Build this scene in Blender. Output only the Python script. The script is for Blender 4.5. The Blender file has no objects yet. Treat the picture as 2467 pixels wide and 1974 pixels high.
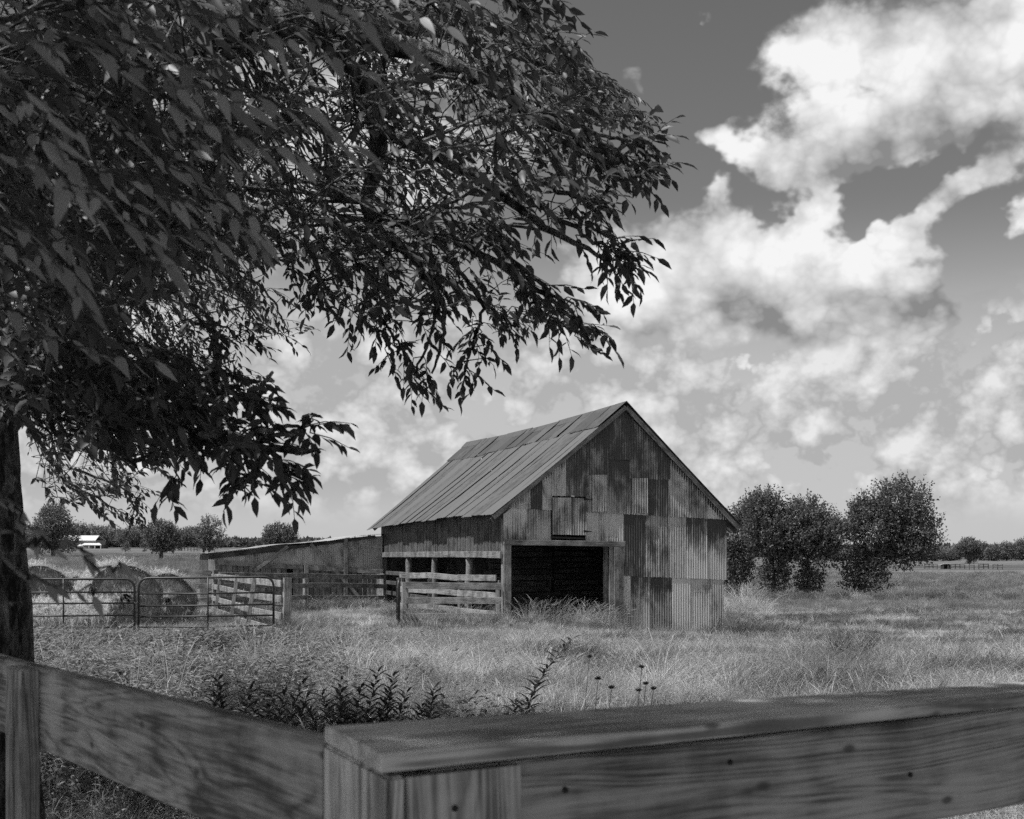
import bpy, bmesh, math, random
import numpy as np
from mathutils import Vector, Matrix, Euler, noise as mnoise

# ------------------------------------------------------------------ camera, sky, sun, exposure
SC = bpy.context.scene
COL = SC.collection
F, CX, HY, EYE = 3250.0, 1233.5, 1335.0, 1.7      # focal length, centre column and horizon row (photo pixels), eye height
cam_d = bpy.data.cameras.new('camera'); cam = bpy.data.objects.new('camera', cam_d); COL.objects.link(cam)
cam.location = (0, 0, EYE); cam.rotation_euler = (math.radians(90), 0, 0)
cam_d.sensor_width = 36.0; cam_d.lens = F / 2467 * 36.0
cam_d.shift_y = (HY - 987) / 2467
cam_d.clip_start = 0.05; cam_d.clip_end = 6000
cam_d.dof.use_dof = True; cam_d.dof.focus_distance = 30.0; cam_d.dof.aperture_fstop = 10.5
SC.camera = cam

def sp(px, py, d):                                 # a point seen at (px, py) standing d metres ahead
    return Vector(((px - CX) / F * d, d, EYE - (py - HY) / F * d))

SUN = Vector((-0.40, -0.20, 0.89)).normalized()
W = bpy.data.worlds.new('World'); SC.world = W; W.use_nodes = True
EXPOSURE = 0.10

class NT:
    def __init__(s, tree):
        s.t = tree; tree.nodes.clear()
    def n(s, typ, **kw):
        nd = s.t.nodes.new(typ)
        for k, v in kw.items(): setattr(nd, k, v)
        return nd
    def l(s, a, b): s.t.links.new(a, b)
    def put(s, sock, v):
        if isinstance(v, bpy.types.NodeSocket): s.l(v, sock)
        elif v is not None: sock.default_value = v
    def m(s, op, a, b=None, c=None, clamp=False):
        nd = s.n('ShaderNodeMath', operation=op, use_clamp=clamp)
        s.put(nd.inputs[0], a); s.put(nd.inputs[1], b); s.put(nd.inputs[2], c)
        return nd.outputs[0]
    def v(s, op, a, b=None):
        nd = s.n('ShaderNodeVectorMath', operation=op)
        s.put(nd.inputs[0], a); s.put(nd.inputs[1], b)
        return nd.outputs[0]
    def noise(s, vec, scale, detail=4, rough=.55, dist=0.0, color=False):
        nd = s.n('ShaderNodeTexNoise'); s.put(nd.inputs['Vector'], vec)
        nd.inputs['Scale'].default_value = scale; nd.inputs['Detail'].default_value = detail
        nd.inputs['Roughness'].default_value = rough; nd.inputs['Distortion'].default_value = dist
        return nd.outputs['Color'] if color else nd.outputs['Fac']
    def rng(s, val, a, b, c=0.0, d=1.0, smooth=True):
        nd = s.n('ShaderNodeMapRange', interpolation_type='SMOOTHSTEP' if smooth else 'LINEAR')
        s.put(nd.inputs['Value'], val)
        for k, x in zip(('From Min', 'From Max', 'To Min', 'To Max'), (a, b, c, d)): s.put(nd.inputs[k], x)
        return nd.outputs['Result']
    def mix(s, f, a, b):
        nd = s.n('ShaderNodeMix', data_type='FLOAT'); s.put(nd.inputs[0], f); s.put(nd.inputs[2], a); s.put(nd.inputs[3], b)
        return nd.outputs[0]
    def grey(s, val):
        nd = s.n('ShaderNodeCombineColor')
        for i in range(3): s.put(nd.inputs[i], val)
        return nd.outputs[0]
    def sep(s, vec):
        nd = s.n('ShaderNodeSeparateXYZ'); s.put(nd.inputs[0], vec); return nd.outputs
    def comb(s, x, y, z):
        nd = s.n('ShaderNodeCombineXYZ')
        for i, q in enumerate((x, y, z)): s.put(nd.inputs[i], q)
        return nd.outputs[0]

def build_world():
    g = NT(W.node_tree)
    tc = g.n('ShaderNodeTexCoord')
    D = g.v('NORMALIZE', tc.outputs['Generated'])
    x, y, z = g.sep(D)[:3]
    sky = g.n('ShaderNodeTexSky', sky_type='NISHITA', sun_disc=False)
    sky.sun_elevation = math.asin(SUN.z); sky.sun_rotation = math.atan2(SUN.x, SUN.y)
    sky.air_density = 1.0; sky.dust_density = 0.6; sky.ozone_density = 1.0
    sc = g.n('ShaderNodeSeparateColor'); g.l(sky.outputs[0], sc.inputs[0])
    # black and white film behind an orange filter: mostly the red and green light of the sky
    base = g.m('ADD', g.m('MULTIPLY', sc.outputs[0], .62), g.m('MULTIPLY', sc.outputs[1], .34))
    az = g.m('ARCTAN2', x, y); el = g.m('ARCSINE', z)
    # ragged cloud fields in direction space
    C = g.v('MULTIPLY', D, (1.0, 1.0, 1.2))
    warp = g.noise(C, 13, 4, .62, 0, True)
    wv = g.sep(warp)
    az2 = g.m('ADD', az, g.m('MULTIPLY', g.m('SUBTRACT', wv[0], .5), .10))
    el2 = g.m('ADD', el, g.m('MULTIPLY', g.m('SUBTRACT', wv[1], .5), .075))
    def blob(px, py, rx, ry, amp, rot=0):
        a0 = math.atan((px - CX) / F); e0 = math.atan((HY - py) / F * math.cos(a0))
        da = g.m('SUBTRACT', az2, a0); de = g.m('SUBTRACT', el2, e0)
        if rot:
            c, s_ = math.cos(rot), math.sin(rot)
            da, de = (g.m('MULTIPLY_ADD', de, s_, g.m('MULTIPLY', da, c)), g.m('MULTIPLY_ADD', da, -s_, g.m('MULTIPLY', de, c)))
        da = g.m('MULTIPLY', da, F / rx); de = g.m('MULTIPLY', de, F / ry)
        q = g.m('MULTIPLY_ADD', da, da, g.m('MULTIPLY', de, de))
        return g.m('MULTIPLY', g.m('EXPONENT', g.m('MULTIPLY', q, -1)), amp)
    def total(lst):
        r = None
        for b in lst:
            q = blob(*b); r = q if r is None else g.m('ADD', r, q)
        return r
    clouds = [(1990, 95, 215, 125, .85), (2390, 150, 170, 200, .80), (2130, 285, 180, 85, .80), (2040, 385, 150, 65, .74, .4),
              (1760, 320, 150, 50, .62, -.45), (1870, 405, 60, 40, .42, -.5), (2200, 540, 110, 60, .50, .3), (2350, 440, 110, 75, .38, .5),
              (1745, 465, 44, 56, .52, .2), (1950, 515, 60, 50, .46), (1560, 660, 220, 130, .9),
              (1900, 685, 350, 140, 1.0), (2200, 740, 170, 95, .58), (1570, 225, 65, 50, .60), (1690, 25, 34, 40, .55),
              (2475, 540, 50, 60, .75), (700, 250, 480, 420, .45), (1130, 330, 200, 200, .35), (1010, 640, 150, 60, .3)]
    holes = [(1560, 430, 120, 90, .40), (1640, 150, 90, 170, .55), (2095, 207, 44, 24, .45), (1500, 100, 110, 120, .5),
             (2130, 465, 85, 52, .50, .6), (2290, 375, 85, 34, .50, .3), (2390, 560, 110, 60, .55, .4), (2400, 700, 140, 90, .50),
             (1720, 230, 90, 40, .40), (1850, 550, 26, 40, .30), (2080, 560, 40, 36, .36), (1180, 620, 140, 60, .30), (1910, 465, 40, 26, .30)]
    big = g.noise(C, 5.5, 3, .5)
    n1 = g.noise(C, 17, 7, .60)
    sl = g.noise(C, 10, 3, .55)
    slu = g.noise(g.v('ADD', C, (-.012, 0, .030)), 10, 2, .55)
    low = g.noise(C, 15, 7, .60)
    lowu = g.noise(g.v('ADD', C, (-.009, 0, .022)), 15, 4, .58)
    def puffs(vec, scale):
        vo = g.n('ShaderNodeTexVoronoi', feature='F1', normalize=False); g.l(vec, vo.inputs['Vector'])
        vo.inputs['Scale'].default_value = scale; vo.inputs['Detail'].default_value = 2.0; vo.inputs['Roughness'].default_value = .55; vo.inputs['Lacunarity'].default_value = 2.3
        return g.m('SUBTRACT', .75, vo.outputs['Distance'])
    CW = g.v('ADD', C, g.v('MULTIPLY', warp, (.03, .03, .03)))
    pf = puffs(CW, 30)
    dens = g.m('MULTIPLY_ADD', g.m('SUBTRACT', n1, .5), .70, g.m('MULTIPLY_ADD', g.m('SUBTRACT', big, .5), .9, -.24))
    dens = g.m('ADD', g.m('MULTIPLY_ADD', pf, .16, dens), g.m('SUBTRACT', total(clouds), total(holes)))
    mask_hi = g.rng(dens, -.02, .26)
    # low band of distant cumulus along the horizon, everywhere round the sky
    band = g.m('MULTIPLY', g.rng(el, .015, .06), g.rng(el, .20, .15))
    ldens = g.m('MULTIPLY_ADD', pf, .32, g.m('MULTIPLY_ADD', g.m('SUBTRACT', sl, .5), 1.0, g.m('SUBTRACT', low, .30)))
    mask_lo = g.m('MULTIPLY', g.rng(ldens, -.03, .06), band)
    # relief of the clouds: sunlit where the cloud thins towards the sun, grey below
    reh = g.m('MULTIPLY', g.m('SUBTRACT', sl, slu), 1.5)
    rel = g.m('MULTIPLY', g.m('SUBTRACT', low, lowu), 1.7)
    greys = [(1800, 785, 300, 42, .19), (2100, 800, 200, 35, .06), (1720, 720, 170, 60, .14), (2070, 150, 120, 70, .08),
             (2290, 330, 60, 120, .14), (1420, 950, 110, 80, .14), (1890, 980, 200, 60, .10), (1100, 780, 260, 120, .10)]
    gsh = total(greys)
    col_hi = g.m('SUBTRACT', g.m('ADD', .60, g.m('MULTIPLY_ADD', g.rng(dens, .05, .8), .16, reh)), gsh)
    col_hi = g.m('MULTIPLY_ADD', g.m('SUBTRACT', n1, .5), .55, g.m('MULTIPLY_ADD', pf, .30, col_hi))
    col_hi = g.m('MINIMUM', g.m('MAXIMUM', col_hi, .24), .86)
    col_lo = g.m('SUBTRACT', g.m('ADD', g.m('MULTIPLY_ADD', pf, .40, .60), rel), g.m('MULTIPLY', gsh, .7))
    col_lo = g.m('MINIMUM', g.m('MAXIMUM', col_lo, .40), .80)
    K = 10.0                                     # the sky node is in units about ten times brighter than the picture
    base = g.m('MULTIPLY', base, .82)
    # pale haze of the lower sky
    veil = g.rng(el, .26, .10)
    base = g.mix(g.m('MULTIPLY', veil, .85), base, .53 * K)
    s1 = g.mix(g.m('MULTIPLY', mask_lo, .85), base, g.m('MULTIPLY', col_lo, K))
    s2 = g.mix(mask_hi, s1, g.m('MULTIPLY', col_hi, K))
    below = g.rng(z, -.01, .0)
    s3 = g.mix(below, 1.2, s2)
    bg = g.n('ShaderNodeBackground'); g.l(g.grey(s3), bg.inputs['Color']); bg.inputs['Strength'].default_value = 0.1
    out = g.n('ShaderNodeOutputWorld'); g.l(bg.outputs[0], out.inputs['Surface'])
build_world()
W.cycles.sampling_method = 'MANUAL'; W.cycles.sample_map_resolution = 512

sun_d = bpy.data.lights.new('sun', 'SUN'); sun_d.energy = 4.3; sun_d.angle = math.radians(.55); sun_d.color = (1, 1, 1)
sun_o = bpy.data.objects.new('sun', sun_d); COL.objects.link(sun_o)
sun_o.rotation_euler = SUN.to_track_quat('Z', 'Y').to_euler(); sun_o.location = SUN * 60
vs = SC.view_settings
SC.display_settings.display_device = 'sRGB'
vs.view_transform = 'Standard'; vs.look = 'None'; vs.exposure = EXPOSURE; vs.gamma = 1.0; vs.use_curve_mapping = False
SC.render.engine = 'CYCLES'
SC.cycles.use_denoising = False
SC.cycles.max_bounces = 4; SC.cycles.diffuse_bounces = 2; SC.cycles.glossy_bounces = 1; SC.cycles.transmission_bounces = 3
SC.cycles.transparent_max_bounces = 4; SC.cycles.use_adaptive_sampling = True; SC.cycles.adaptive_threshold = .03
SC.cycles.sample_clamp_indirect = 6

random.seed(11); RN = np.random.default_rng(11)
U = random.uniform

# ------------------------------------------------------------------ materials (all greys: a black and white photograph)
MAT = {}
def material(name):
    m = bpy.data.materials.new(name); m.use_nodes = True; MAT[name] = m
    return m, NT(m.node_tree)
def finish(g, col, rough=.8, bump=None, bump_d=.01, spec=.3, metal=0.0, trans=None, bstr=1.0):
    b = g.n('ShaderNodeBsdfPrincipled'); out = g.n('ShaderNodeOutputMaterial')
    g.put(b.inputs['Base Color'], g.grey(col) if isinstance(col, (float, bpy.types.NodeSocket)) else col)
    g.put(b.inputs['Roughness'], rough); g.put(b.inputs['Specular IOR Level'], spec); g.put(b.inputs['Metallic'], metal)
    if bump is not None:
        bn = g.n('ShaderNodeBump'); g.l(bump, bn.inputs['Height']); bn.inputs['Distance'].default_value = bump_d
        bn.inputs['Strength'].default_value = bstr; g.l(bn.outputs[0], b.inputs['Normal'])
    if trans:
        t = g.n('ShaderNodeBsdfTranslucent'); g.put(t.inputs['Color'], g.grey(trans))
        a = g.n('ShaderNodeAddShader'); g.l(b.outputs[0], a.inputs[0]); g.l(t.outputs[0], a.inputs[1])
        g.l(a.outputs[0], out.inputs['Surface'])
    else:
        g.l(b.outputs[0], out.inputs['Surface'])
def rnd(g): return g.n('ShaderNodeObjectInfo').outputs['Random']
def attr(g, name):
    return g.n('ShaderNodeAttribute', attribute_type='OBJECT', attribute_name=name).outputs['Fac']

def wood(name, lo, hi, fine=60, knots=True, bump_d=.004, ringscale=9, tone_var=.25, rough=.85):
    m, g = material(name)
    tc = g.n('ShaderNodeTexCoord'); r = rnd(g)
    p = g.v('ADD', tc.outputs['Object'], g.comb(g.m('MULTIPLY', r, 37), g.m('MULTIPLY', r, 11), g.m('MULTIPLY', r, 5)))
    p = g.v('ADD', p, g.v('SCALE' if False else 'MULTIPLY', g.noise(p, 1.4, 2, .5, 0, True), (.0, .05, .05)))
    st = g.v('MULTIPLY', p, (1.1, 1.0, 1.0))
    grain = g.noise(g.v('MULTIPLY', p, (.05, 1, 1)), fine, 4, .65)
    rings = g.noise(g.v('MULTIPLY', p, (.07, 1, 1)), ringscale, 3, .5, .6)
    rr = g.m('ABSOLUTE', g.m('SINE', g.m('MULTIPLY', rings, 75)))
    blot = g.noise(st, 2.3, 5, .6)
    fib = g.noise(g.v('MULTIPLY', p, (.02, 1, 1)), fine * 2.6, 3, .7)
    fac = g.m('ADD', g.m('MULTIPLY_ADD', fib, .35, g.m('MULTIPLY', grain, .62)), g.m('MULTIPLY', rr, .13))
    fac = g.m('ADD', fac, g.m('MULTIPLY', g.m('SUBTRACT', blot, .5), 1.1))
    fac = g.rng(fac, .30, .78)
    if knots:
        q_ = g.sep(p); vo = g.n('ShaderNodeTexVoronoi', voronoi_dimensions='2D')
        g.l(g.comb(g.m('MULTIPLY', q_[0], 2.4), g.m('MULTIPLY', g.m('ADD', q_[1], q_[2]), 5.0), 0.0), vo.inputs['Vector']); vo.inputs['Scale'].default_value = 1.0
        k = g.rng(vo.outputs['Distance'], .015, .055)
        fac = g.m('MULTIPLY', fac, g.mix(k, .15, 1.0))
    crack = g.rng(g.noise(g.v('MULTIPLY', p, (.035, 1, 1)), 17, 2, .5), .27, .31)
    fac = g.m('MULTIPLY', fac, g.mix(crack, .25, 1.0))
    col = g.mix(fac, lo, hi)
    col = g.m('MULTIPLY', col, g.m('ADD', 1 - tone_var / 2, g.m('MULTIPLY', r, tone_var)))
    finish(g, col, rough, g.m('ADD', g.m('MULTIPLY', grain, .7), g.m('MULTIPLY', rr, .3)), bump_d, .25)
wood('fence_wood', .08, .46, 60, True, .004, 6)
wood('cap_wood', .13, .66, 46, True, .005, 6)
wood('barn_wood', .09, .34, 40, True, .006, 7)
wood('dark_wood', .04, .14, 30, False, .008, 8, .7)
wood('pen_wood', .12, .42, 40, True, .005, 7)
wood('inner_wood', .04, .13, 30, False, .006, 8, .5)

def tin(name, hi, lo, gloss=.5):
    m, g = material(name)
    tc = g.n('ShaderNodeTexCoord'); r = rnd(g)
    off = g.comb(g.m('MULTIPLY', r, 53), g.m('MULTIPLY', r, 17), g.m('MULTIPLY', r, 29))
    p = g.v('ADD', tc.outputs['Object'], off)
    tone, rust, rtop = attr(g, 'tone'), attr(g, 'rust'), attr(g, 'rtop')
    gz = g.sep(tc.outputs['Generated'])[2]
    gx = g.sep(tc.outputs['Generated'])[0]
    ob = g.sep(tc.outputs['Object'])
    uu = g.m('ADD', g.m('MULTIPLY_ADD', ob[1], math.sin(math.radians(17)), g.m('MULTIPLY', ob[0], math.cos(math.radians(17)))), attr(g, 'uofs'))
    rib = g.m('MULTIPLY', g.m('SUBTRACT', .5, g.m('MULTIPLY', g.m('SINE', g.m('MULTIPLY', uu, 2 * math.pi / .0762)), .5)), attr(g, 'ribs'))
    blot = g.noise(g.v('MULTIPLY', p, (1.5, 1.5, .6)), 2.1, 6, .66, .5)
    streak = g.noise(g.v('MULTIPLY', p, (1, 1, .05)), 15, 4, .7)
    speck = g.noise(p, 26, 4, .7)
    q = g.m('ADD', g.m('MULTIPLY', g.m('SUBTRACT', blot, .5), 2.6), g.m('MULTIPLY', g.m('SUBTRACT', streak, .5), 1.0))
    q = g.m('ADD', q, g.m('MULTIPLY', g.m('SUBTRACT', speck, .5), .35))
    q = g.m('ADD', q, g.m('SUBTRACT', g.m('MULTIPLY', rust, 1.35), .72))
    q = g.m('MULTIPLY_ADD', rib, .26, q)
    q = g.m('ADD', q, g.m('MULTIPLY', rtop, g.m('SUBTRACT', gz, .55)))
    mask = g.rng(q, -.38, .68)
    base = g.m('MULTIPLY', g.m('MULTIPLY', tone, hi), g.m('ADD', .80, g.m('MULTIPLY', streak, .4)))
    dark = g.m('MULTIPLY', g.m('ADD', .6, g.m('MULTIPLY', speck, .8)), lo)
    col = g.mix(mask, base, dark)
    finish(g, col, g.mix(mask, gloss, .9), speck, .002, .35, 0)
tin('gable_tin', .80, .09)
tin('roof_tin', .145, .06, .7)
tin('shed_tin', .80, .15)

def simple(name, val, var=.3, scale=8, rough=.7, spec=.3, bump_d=.004, metal=0.0):
    m, g = material(name)
    tc = g.n('ShaderNodeTexCoord'); n = g.noise(tc.outputs['Object'], scale, 4, .6)
    col = g.m('MULTIPLY', g.m('ADD', 1 - var / 2, g.m('MULTIPLY', n, var)), val)
    finish(g, col, rough, n, bump_d, spec, metal)
simple('gate_steel', .030, .5, 12, .42, .5, .0005)
simple('black_iron', .02, .3, 20, .6)
simple('white_tin', .78, .1, 3, .5)
simple('pale_wall', .30, .12, 2, .8)
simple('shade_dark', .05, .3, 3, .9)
simple('glass_dark', .03, .1, 3, .15, .6, .0)
simple('white_paint', .80, .06, 5, .5)
simple('dirt', .10, .5, 3, .95, .1, .02)

def leaf_mat(name, val, tr, spec=.35, rough=.5, scale=3.0, pos_scale=0, ovar=.25):
    m, g = material(name)
    gi = g.n('ShaderNodeNewGeometry')
    isl = gi.outputs['Random Per Island']
    r = rnd(g)
    v = g.m('ADD', .6, g.m('ADD', g.m('MULTIPLY', isl, .55), g.m('MULTIPLY', r, ovar)))
    if pos_scale:
        v = g.m('MULTIPLY', v, g.rng(g.noise(gi.outputs['Position'], pos_scale, 4, .6), .3, .7, .6, 1.4))
    finish(g, g.m('MULTIPLY', v, val), rough, None, .01, spec, 0, g.m('MULTIPLY', v, tr))
leaf_mat('tree_leaf', .060, .014, .35, .45)
leaf_mat('near_leaf', .13, .045, .30, .5, ovar=1.1)
leaf_mat('field_tree_leaf', .11, .05, .25, .6)
leaf_mat('far_leaf', .13, .04, .15, .7)
leaf_mat('weed_leaf', .045, .018, .4, .5)
leaf_mat('pale_weed_leaf', .20, .08, .3, .55)
leaf_mat('mid_weed_leaf', .075, .03, .4, .5)
leaf_mat('grass_blade', .20, .10, .25, .55, 3, .35)
leaf_mat('dry_grass', .36, .15, .2, .6, 3, .35)
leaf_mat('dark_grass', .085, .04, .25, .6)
leaf_mat('straw', .62, .04, .2, .6)

def bark_mat():
    m, g = material('bark')
    tc = g.n('ShaderNodeTexCoord'); p = tc.outputs['Object']
    p2 = g.v('ADD', p, g.v('MULTIPLY', g.noise(p, 5, 3, .6, 0, True), (.10, .10, .16)))
    a = g.noise(g.v('MULTIPLY', p2, (1, 1, .22)), 20, 5, .62)
    b = g.noise(p, 70, 4, .7)
    lich = g.rng(g.noise(p, 9, 4, .6), .56, .68)
    f = g.rng(g.m('ADD', g.m('MULTIPLY', a, .8), g.m('MULTIPLY', b, .2)), .38, .66)
    col = g.mix(f, .02, .34)
    col = g.mix(g.m('MULTIPLY', lich, .6), col, .42)
    finish(g, col, .95, g.m('ADD', f, g.m('MULTIPLY', b, .25)), .035, .1)
bark_mat()

def ground_mat():
    m, g = material('pasture')
    pos = g.n('ShaderNodeNewGeometry').outputs['Position']
    x, y, z = g.sep(pos)[:3]
    n1 = g.noise(pos, .9, 6, .65); n2 = g.noise(g.v('MULTIPLY', pos, (.25, 1, 1)), .11, 5, .6); n3 = g.noise(pos, 9, 5, .7)
    n4 = g.noise(g.v('MULTIPLY', pos, (.10, 1, 1)), .045, 4, .55, .3)
    c = g.m('ADD', .10, g.m('MULTIPLY', g.rng(n1, .3, .7), .06))
    c = g.m('ADD', c, g.m('MULTIPLY', g.rng(n2, .35, .65), .05))
    c = g.m('MULTIPLY', c, g.m('ADD', .75, g.m('MULTIPLY', n3, .5)))
    far = g.rng(y, 45, 110)
    # mown and unmown strips of the far pasture
    strip = g.rng(n4, .42, .58, .60, 1.12)
    c = g.m('MULTIPLY', c, g.mix(far, 1.0, strip))
    finish(g, g.m('MULTIPLY', c, 1.05), .95, n3, .03, .1)
ground_mat()

# ------------------------------------------------------------------ helpers
def link(o): COL.objects.link(o); return o
def new_mesh(name, verts, faces, mat, smooth=False):
    me = bpy.data.meshes.new(name)
    me.from_pydata([tuple(v) for v in verts], [], faces)
    me.materials.append(MAT[mat])
    if smooth: me.shade_smooth()
    me.update()
    return me
def np_mesh(name, V, Fq, mat, smooth=False):
    """V (n,3) array, Fq (m,k) int array with k = 3 or 4"""
    me = bpy.data.meshes.new(name)
    n, k = Fq.shape
    me.vertices.add(len(V)); me.vertices.foreach_set('co', np.ascontiguousarray(V, dtype=np.float32).ravel())
    me.loops.add(n * k); me.loops.foreach_set('vertex_index', np.ascontiguousarray(Fq, dtype=np.int32).ravel())
    me.polygons.add(n); me.polygons.foreach_set('loop_start', np.arange(0, n * k, k, dtype=np.int32))
    me.polygons.foreach_set('loop_total', np.full(n, k, dtype=np.int32))
    me.materials.append(MAT[mat])
    if smooth: me.polygons.foreach_set('use_smooth', np.ones(n, dtype=bool))
    me.update(calc_edges=True); me.validate()
    return me
def place(name, me, parent=None, M=None, **props):
    o = link(bpy.data.objects.new(name, me))
    M = M if M is not None else Matrix.Identity(4)
    if parent is not None:
        o.parent = parent
        o.matrix_basis = world_of(parent).inverted() @ M
    else:
        o.matrix_basis = M
    for k, v in props.items(): o[k] = v
    return o
def world_of(o):
    M = o.matrix_basis.copy()
    while o.parent is not None:
        o = o.parent; M = o.matrix_basis @ M
    return M
def thing(name, loc, label, cat, group=None, rz=0.0):
    o = link(bpy.data.objects.new(name, None)); o.empty_display_size = .2
    o.matrix_basis = Matrix.Translation(Vector(loc)) @ Matrix.Rotation(rz, 4, 'Z')
    o['label'] = label; o['category'] = cat
    if group: o['group'] = group
    return o
def frame(a, b, up=Vector((0, 0, 1))):
    x = (b - a).normalized(); y = up.cross(x)
    if y.length < 1e-4: y = Vector((0, 1, 0)).cross(x)
    y.normalize(); z = x.cross(y)
    return Matrix((x, y, z)).transposed().to_4x4()
def beam_mesh(L, w, t, mat, seg=2, bow=.0, cham=.006, rough=0.0):
    """board along X, thickness t along Y, height w along Z, chamfered edges"""
    ring = [(-t/2, -w/2 + cham), (-t/2, w/2 - cham), (-t/2 + cham, w/2), (t/2 - cham, w/2),
            (t/2, w/2 - cham), (t/2, -w/2 + cham), (t/2 - cham, -w/2), (-t/2 + cham, -w/2)]
    V, Fs = [], []
    for i in range(seg + 1):
        k = i / seg; s = 4 * k * (1 - k)
        dy, dz = U(-1, 1) * bow * .3, s * bow + U(-1, 1) * rough
        for (y, z) in ring: V.append((L * k, y + dy, z + dz + U(-1, 1) * rough * .5))
    for i in range(seg):
        for j in range(8):
            a, b = i * 8 + j, i * 8 + (j + 1) % 8
            Fs.append((a, b, b + 8, a + 8))
    Fs.append(tuple(range(8))); Fs.append(tuple(reversed(range(seg * 8, seg * 8 + 8))))
    return new_mesh('board', V, [tuple(reversed(f)) for f in Fs], mat)
def beam(name, a, b, w, t, mat, parent, up=Vector((0, 0, 1)), seg=2, bow=0.0, cham=.006, rough=0.0, **props):
    a, b = Vector(a), Vector(b)
    me = beam_mesh((b - a).length, w, t, mat, seg, bow, cham, rough)
    return place(name, me, parent, Matrix.Translation(a) @ frame(a, b, up), **props)
def tube_data(pts, rad, sides=6, jitter=0.0):
    V, Fs = [], []
    pts = [Vector(p) for p in pts]
    n = len(pts)
    prev = None
    for i, p in enumerate(pts):
        d = (pts[min(i + 1, n - 1)] - pts[max(i - 1, 0)])
        if d.length < 1e-6: d = Vector((0, 0, 1))
        d.normalize()
        ref = prev if prev is not None else (Vector((0, 0, 1)) if abs(d.z) < .9 else Vector((1, 0, 0)))
        y = d.cross(ref)
        if y.length < 1e-4: y = d.cross(Vector((0, 1, 0)))
        y.normalize(); x = y.cross(d); prev = x
        for k in range(sides):
            a = 2 * math.pi * k / sides; r = rad[i] * (1 + U(-1, 1) * jitter)
            V.append(p + x * math.cos(a) * r + y * math.sin(a) * r)
    for i in range(n - 1):
        for k in range(sides):
            a, b = i * sides + k, i * sides + (k + 1) % sides
            Fs.append((a, a + sides, b + sides, b))
    Fs.append(tuple(range(sides))); Fs.append(tuple(reversed(range((n - 1) * sides, n * sides))))
    return V, Fs
class Bag:
    def __init__(s): s.V, s.F = [], []
    def add(s, V, Fs):
        o = len(s.V); s.V += [tuple(v) for v in V]; s.F += [tuple(i + o for i in f) for f in Fs]
    def box(s, c, h, M=None):
        V = [Vector((sx * h[0], sy * h[1], sz * h[2])) for sx in (-1, 1) for sy in (-1, 1) for sz in (-1, 1)]
        if M is not None: V = [M @ v for v in V]
        V = [v + Vector(c) for v in V]
        s.add(V, [(0, 1, 3, 2), (4, 6, 7, 5), (0, 4, 5, 1), (2, 3, 7, 6), (0, 2, 6, 4), (1, 5, 7, 3)])
    def mesh(s, name, mat, smooth=False): return new_mesh(name, s.V, s.F, mat, smooth)
def tube(name, pts, rad, mat, parent, sides=8, jitter=0.0, smooth=True, origin=None, **props):
    if isinstance(rad, (int, float)): rad = [rad] * len(pts)
    o = Vector(origin) if origin is not None else Vector(pts[0])
    V, Fs = tube_data([Vector(p) - o for p in pts], rad, sides, jitter)
    return place(name, new_mesh(name, V, Fs, mat, smooth), parent, Matrix.Translation(o), **props)

# ------------------------------------------------------------------ terrain
PL = np.array([(0, 0), (9, 0), (20, -.02), (29.5, -.15), (36, -.17), (45, -.22), (55, -.45), (62, -.35), (90, .55), (150, .87), (220, 1.75), (300, 3.1), (420, 3.7), (700, 4.5), (3000, 6)], float)
PR = np.array([(0, 0), (9, 0), (20, -.05), (30, -.25), (38, -.40), (46, -.62), (60, -.85), (88, -1.28), (110, -1.42), (150, -1.3), (250, -.84), (350, -.13), (500, .4), (3000, 1)], float)
def gz(x, y):
    x = np.asarray(x, float); y = np.asarray(y, float)
    d = np.hypot(x, y)
    dd = np.where(y > 0, np.maximum(y, d * .55), 0)
    t = np.clip(((x / np.maximum(dd, 1)) * F + CX - 850) / 850, 0, 1); t = t * t * (3 - 2 * t)
    z = np.interp(dd, PL[:, 0], PL[:, 1]) * (1 - t) + np.interp(dd, PR[:, 0], PR[:, 1]) * t
    z = z - .05 * np.clip(x, 0, 6) * np.exp(-((dd - 42) / 14) ** 2)
    z = z + .03 * np.sin(x * .9 + 1.3) * np.sin(y * .7) * np.clip((dd - 6) / 10, 0, 1)
    return z
def gp(x, y, dz=0.0): return Vector((x, y, float(gz(x, y)) + dz))
def gpx(px, d, dz=0.0): return gp((px - CX) / F * d, d, dz)

def build_ground():
    rings = np.concatenate([[0.01], np.geomspace(1.5, 3000, 150)])
    ns = 260
    # finer angular steps towards the view
    k = np.linspace(-1, 1, ns, endpoint=False); ang = np.pi * (0.35 * k + 0.65 * k ** 3)
    A, R = np.meshgrid(ang, rings)
    X = np.sin(A) * R; Y = np.cos(A) * R
    V = np.stack([X.ravel(), Y.ravel(), gz(X.ravel(), Y.ravel())], 1)
    nr = len(rings); i, j = np.meshgrid(np.arange(nr - 1), np.arange(ns), indexing='ij')
    a = i * ns + j; b = i * ns + (j + 1) % ns
    Fq = np.stack([a, b, b + ns, a + ns], -1).reshape(-1, 4)[:, ::-1]
    me = np_mesh('ground', V, Fq, 'pasture', True)
    place('ground', me, None, None, kind='structure')
build_ground()

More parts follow.
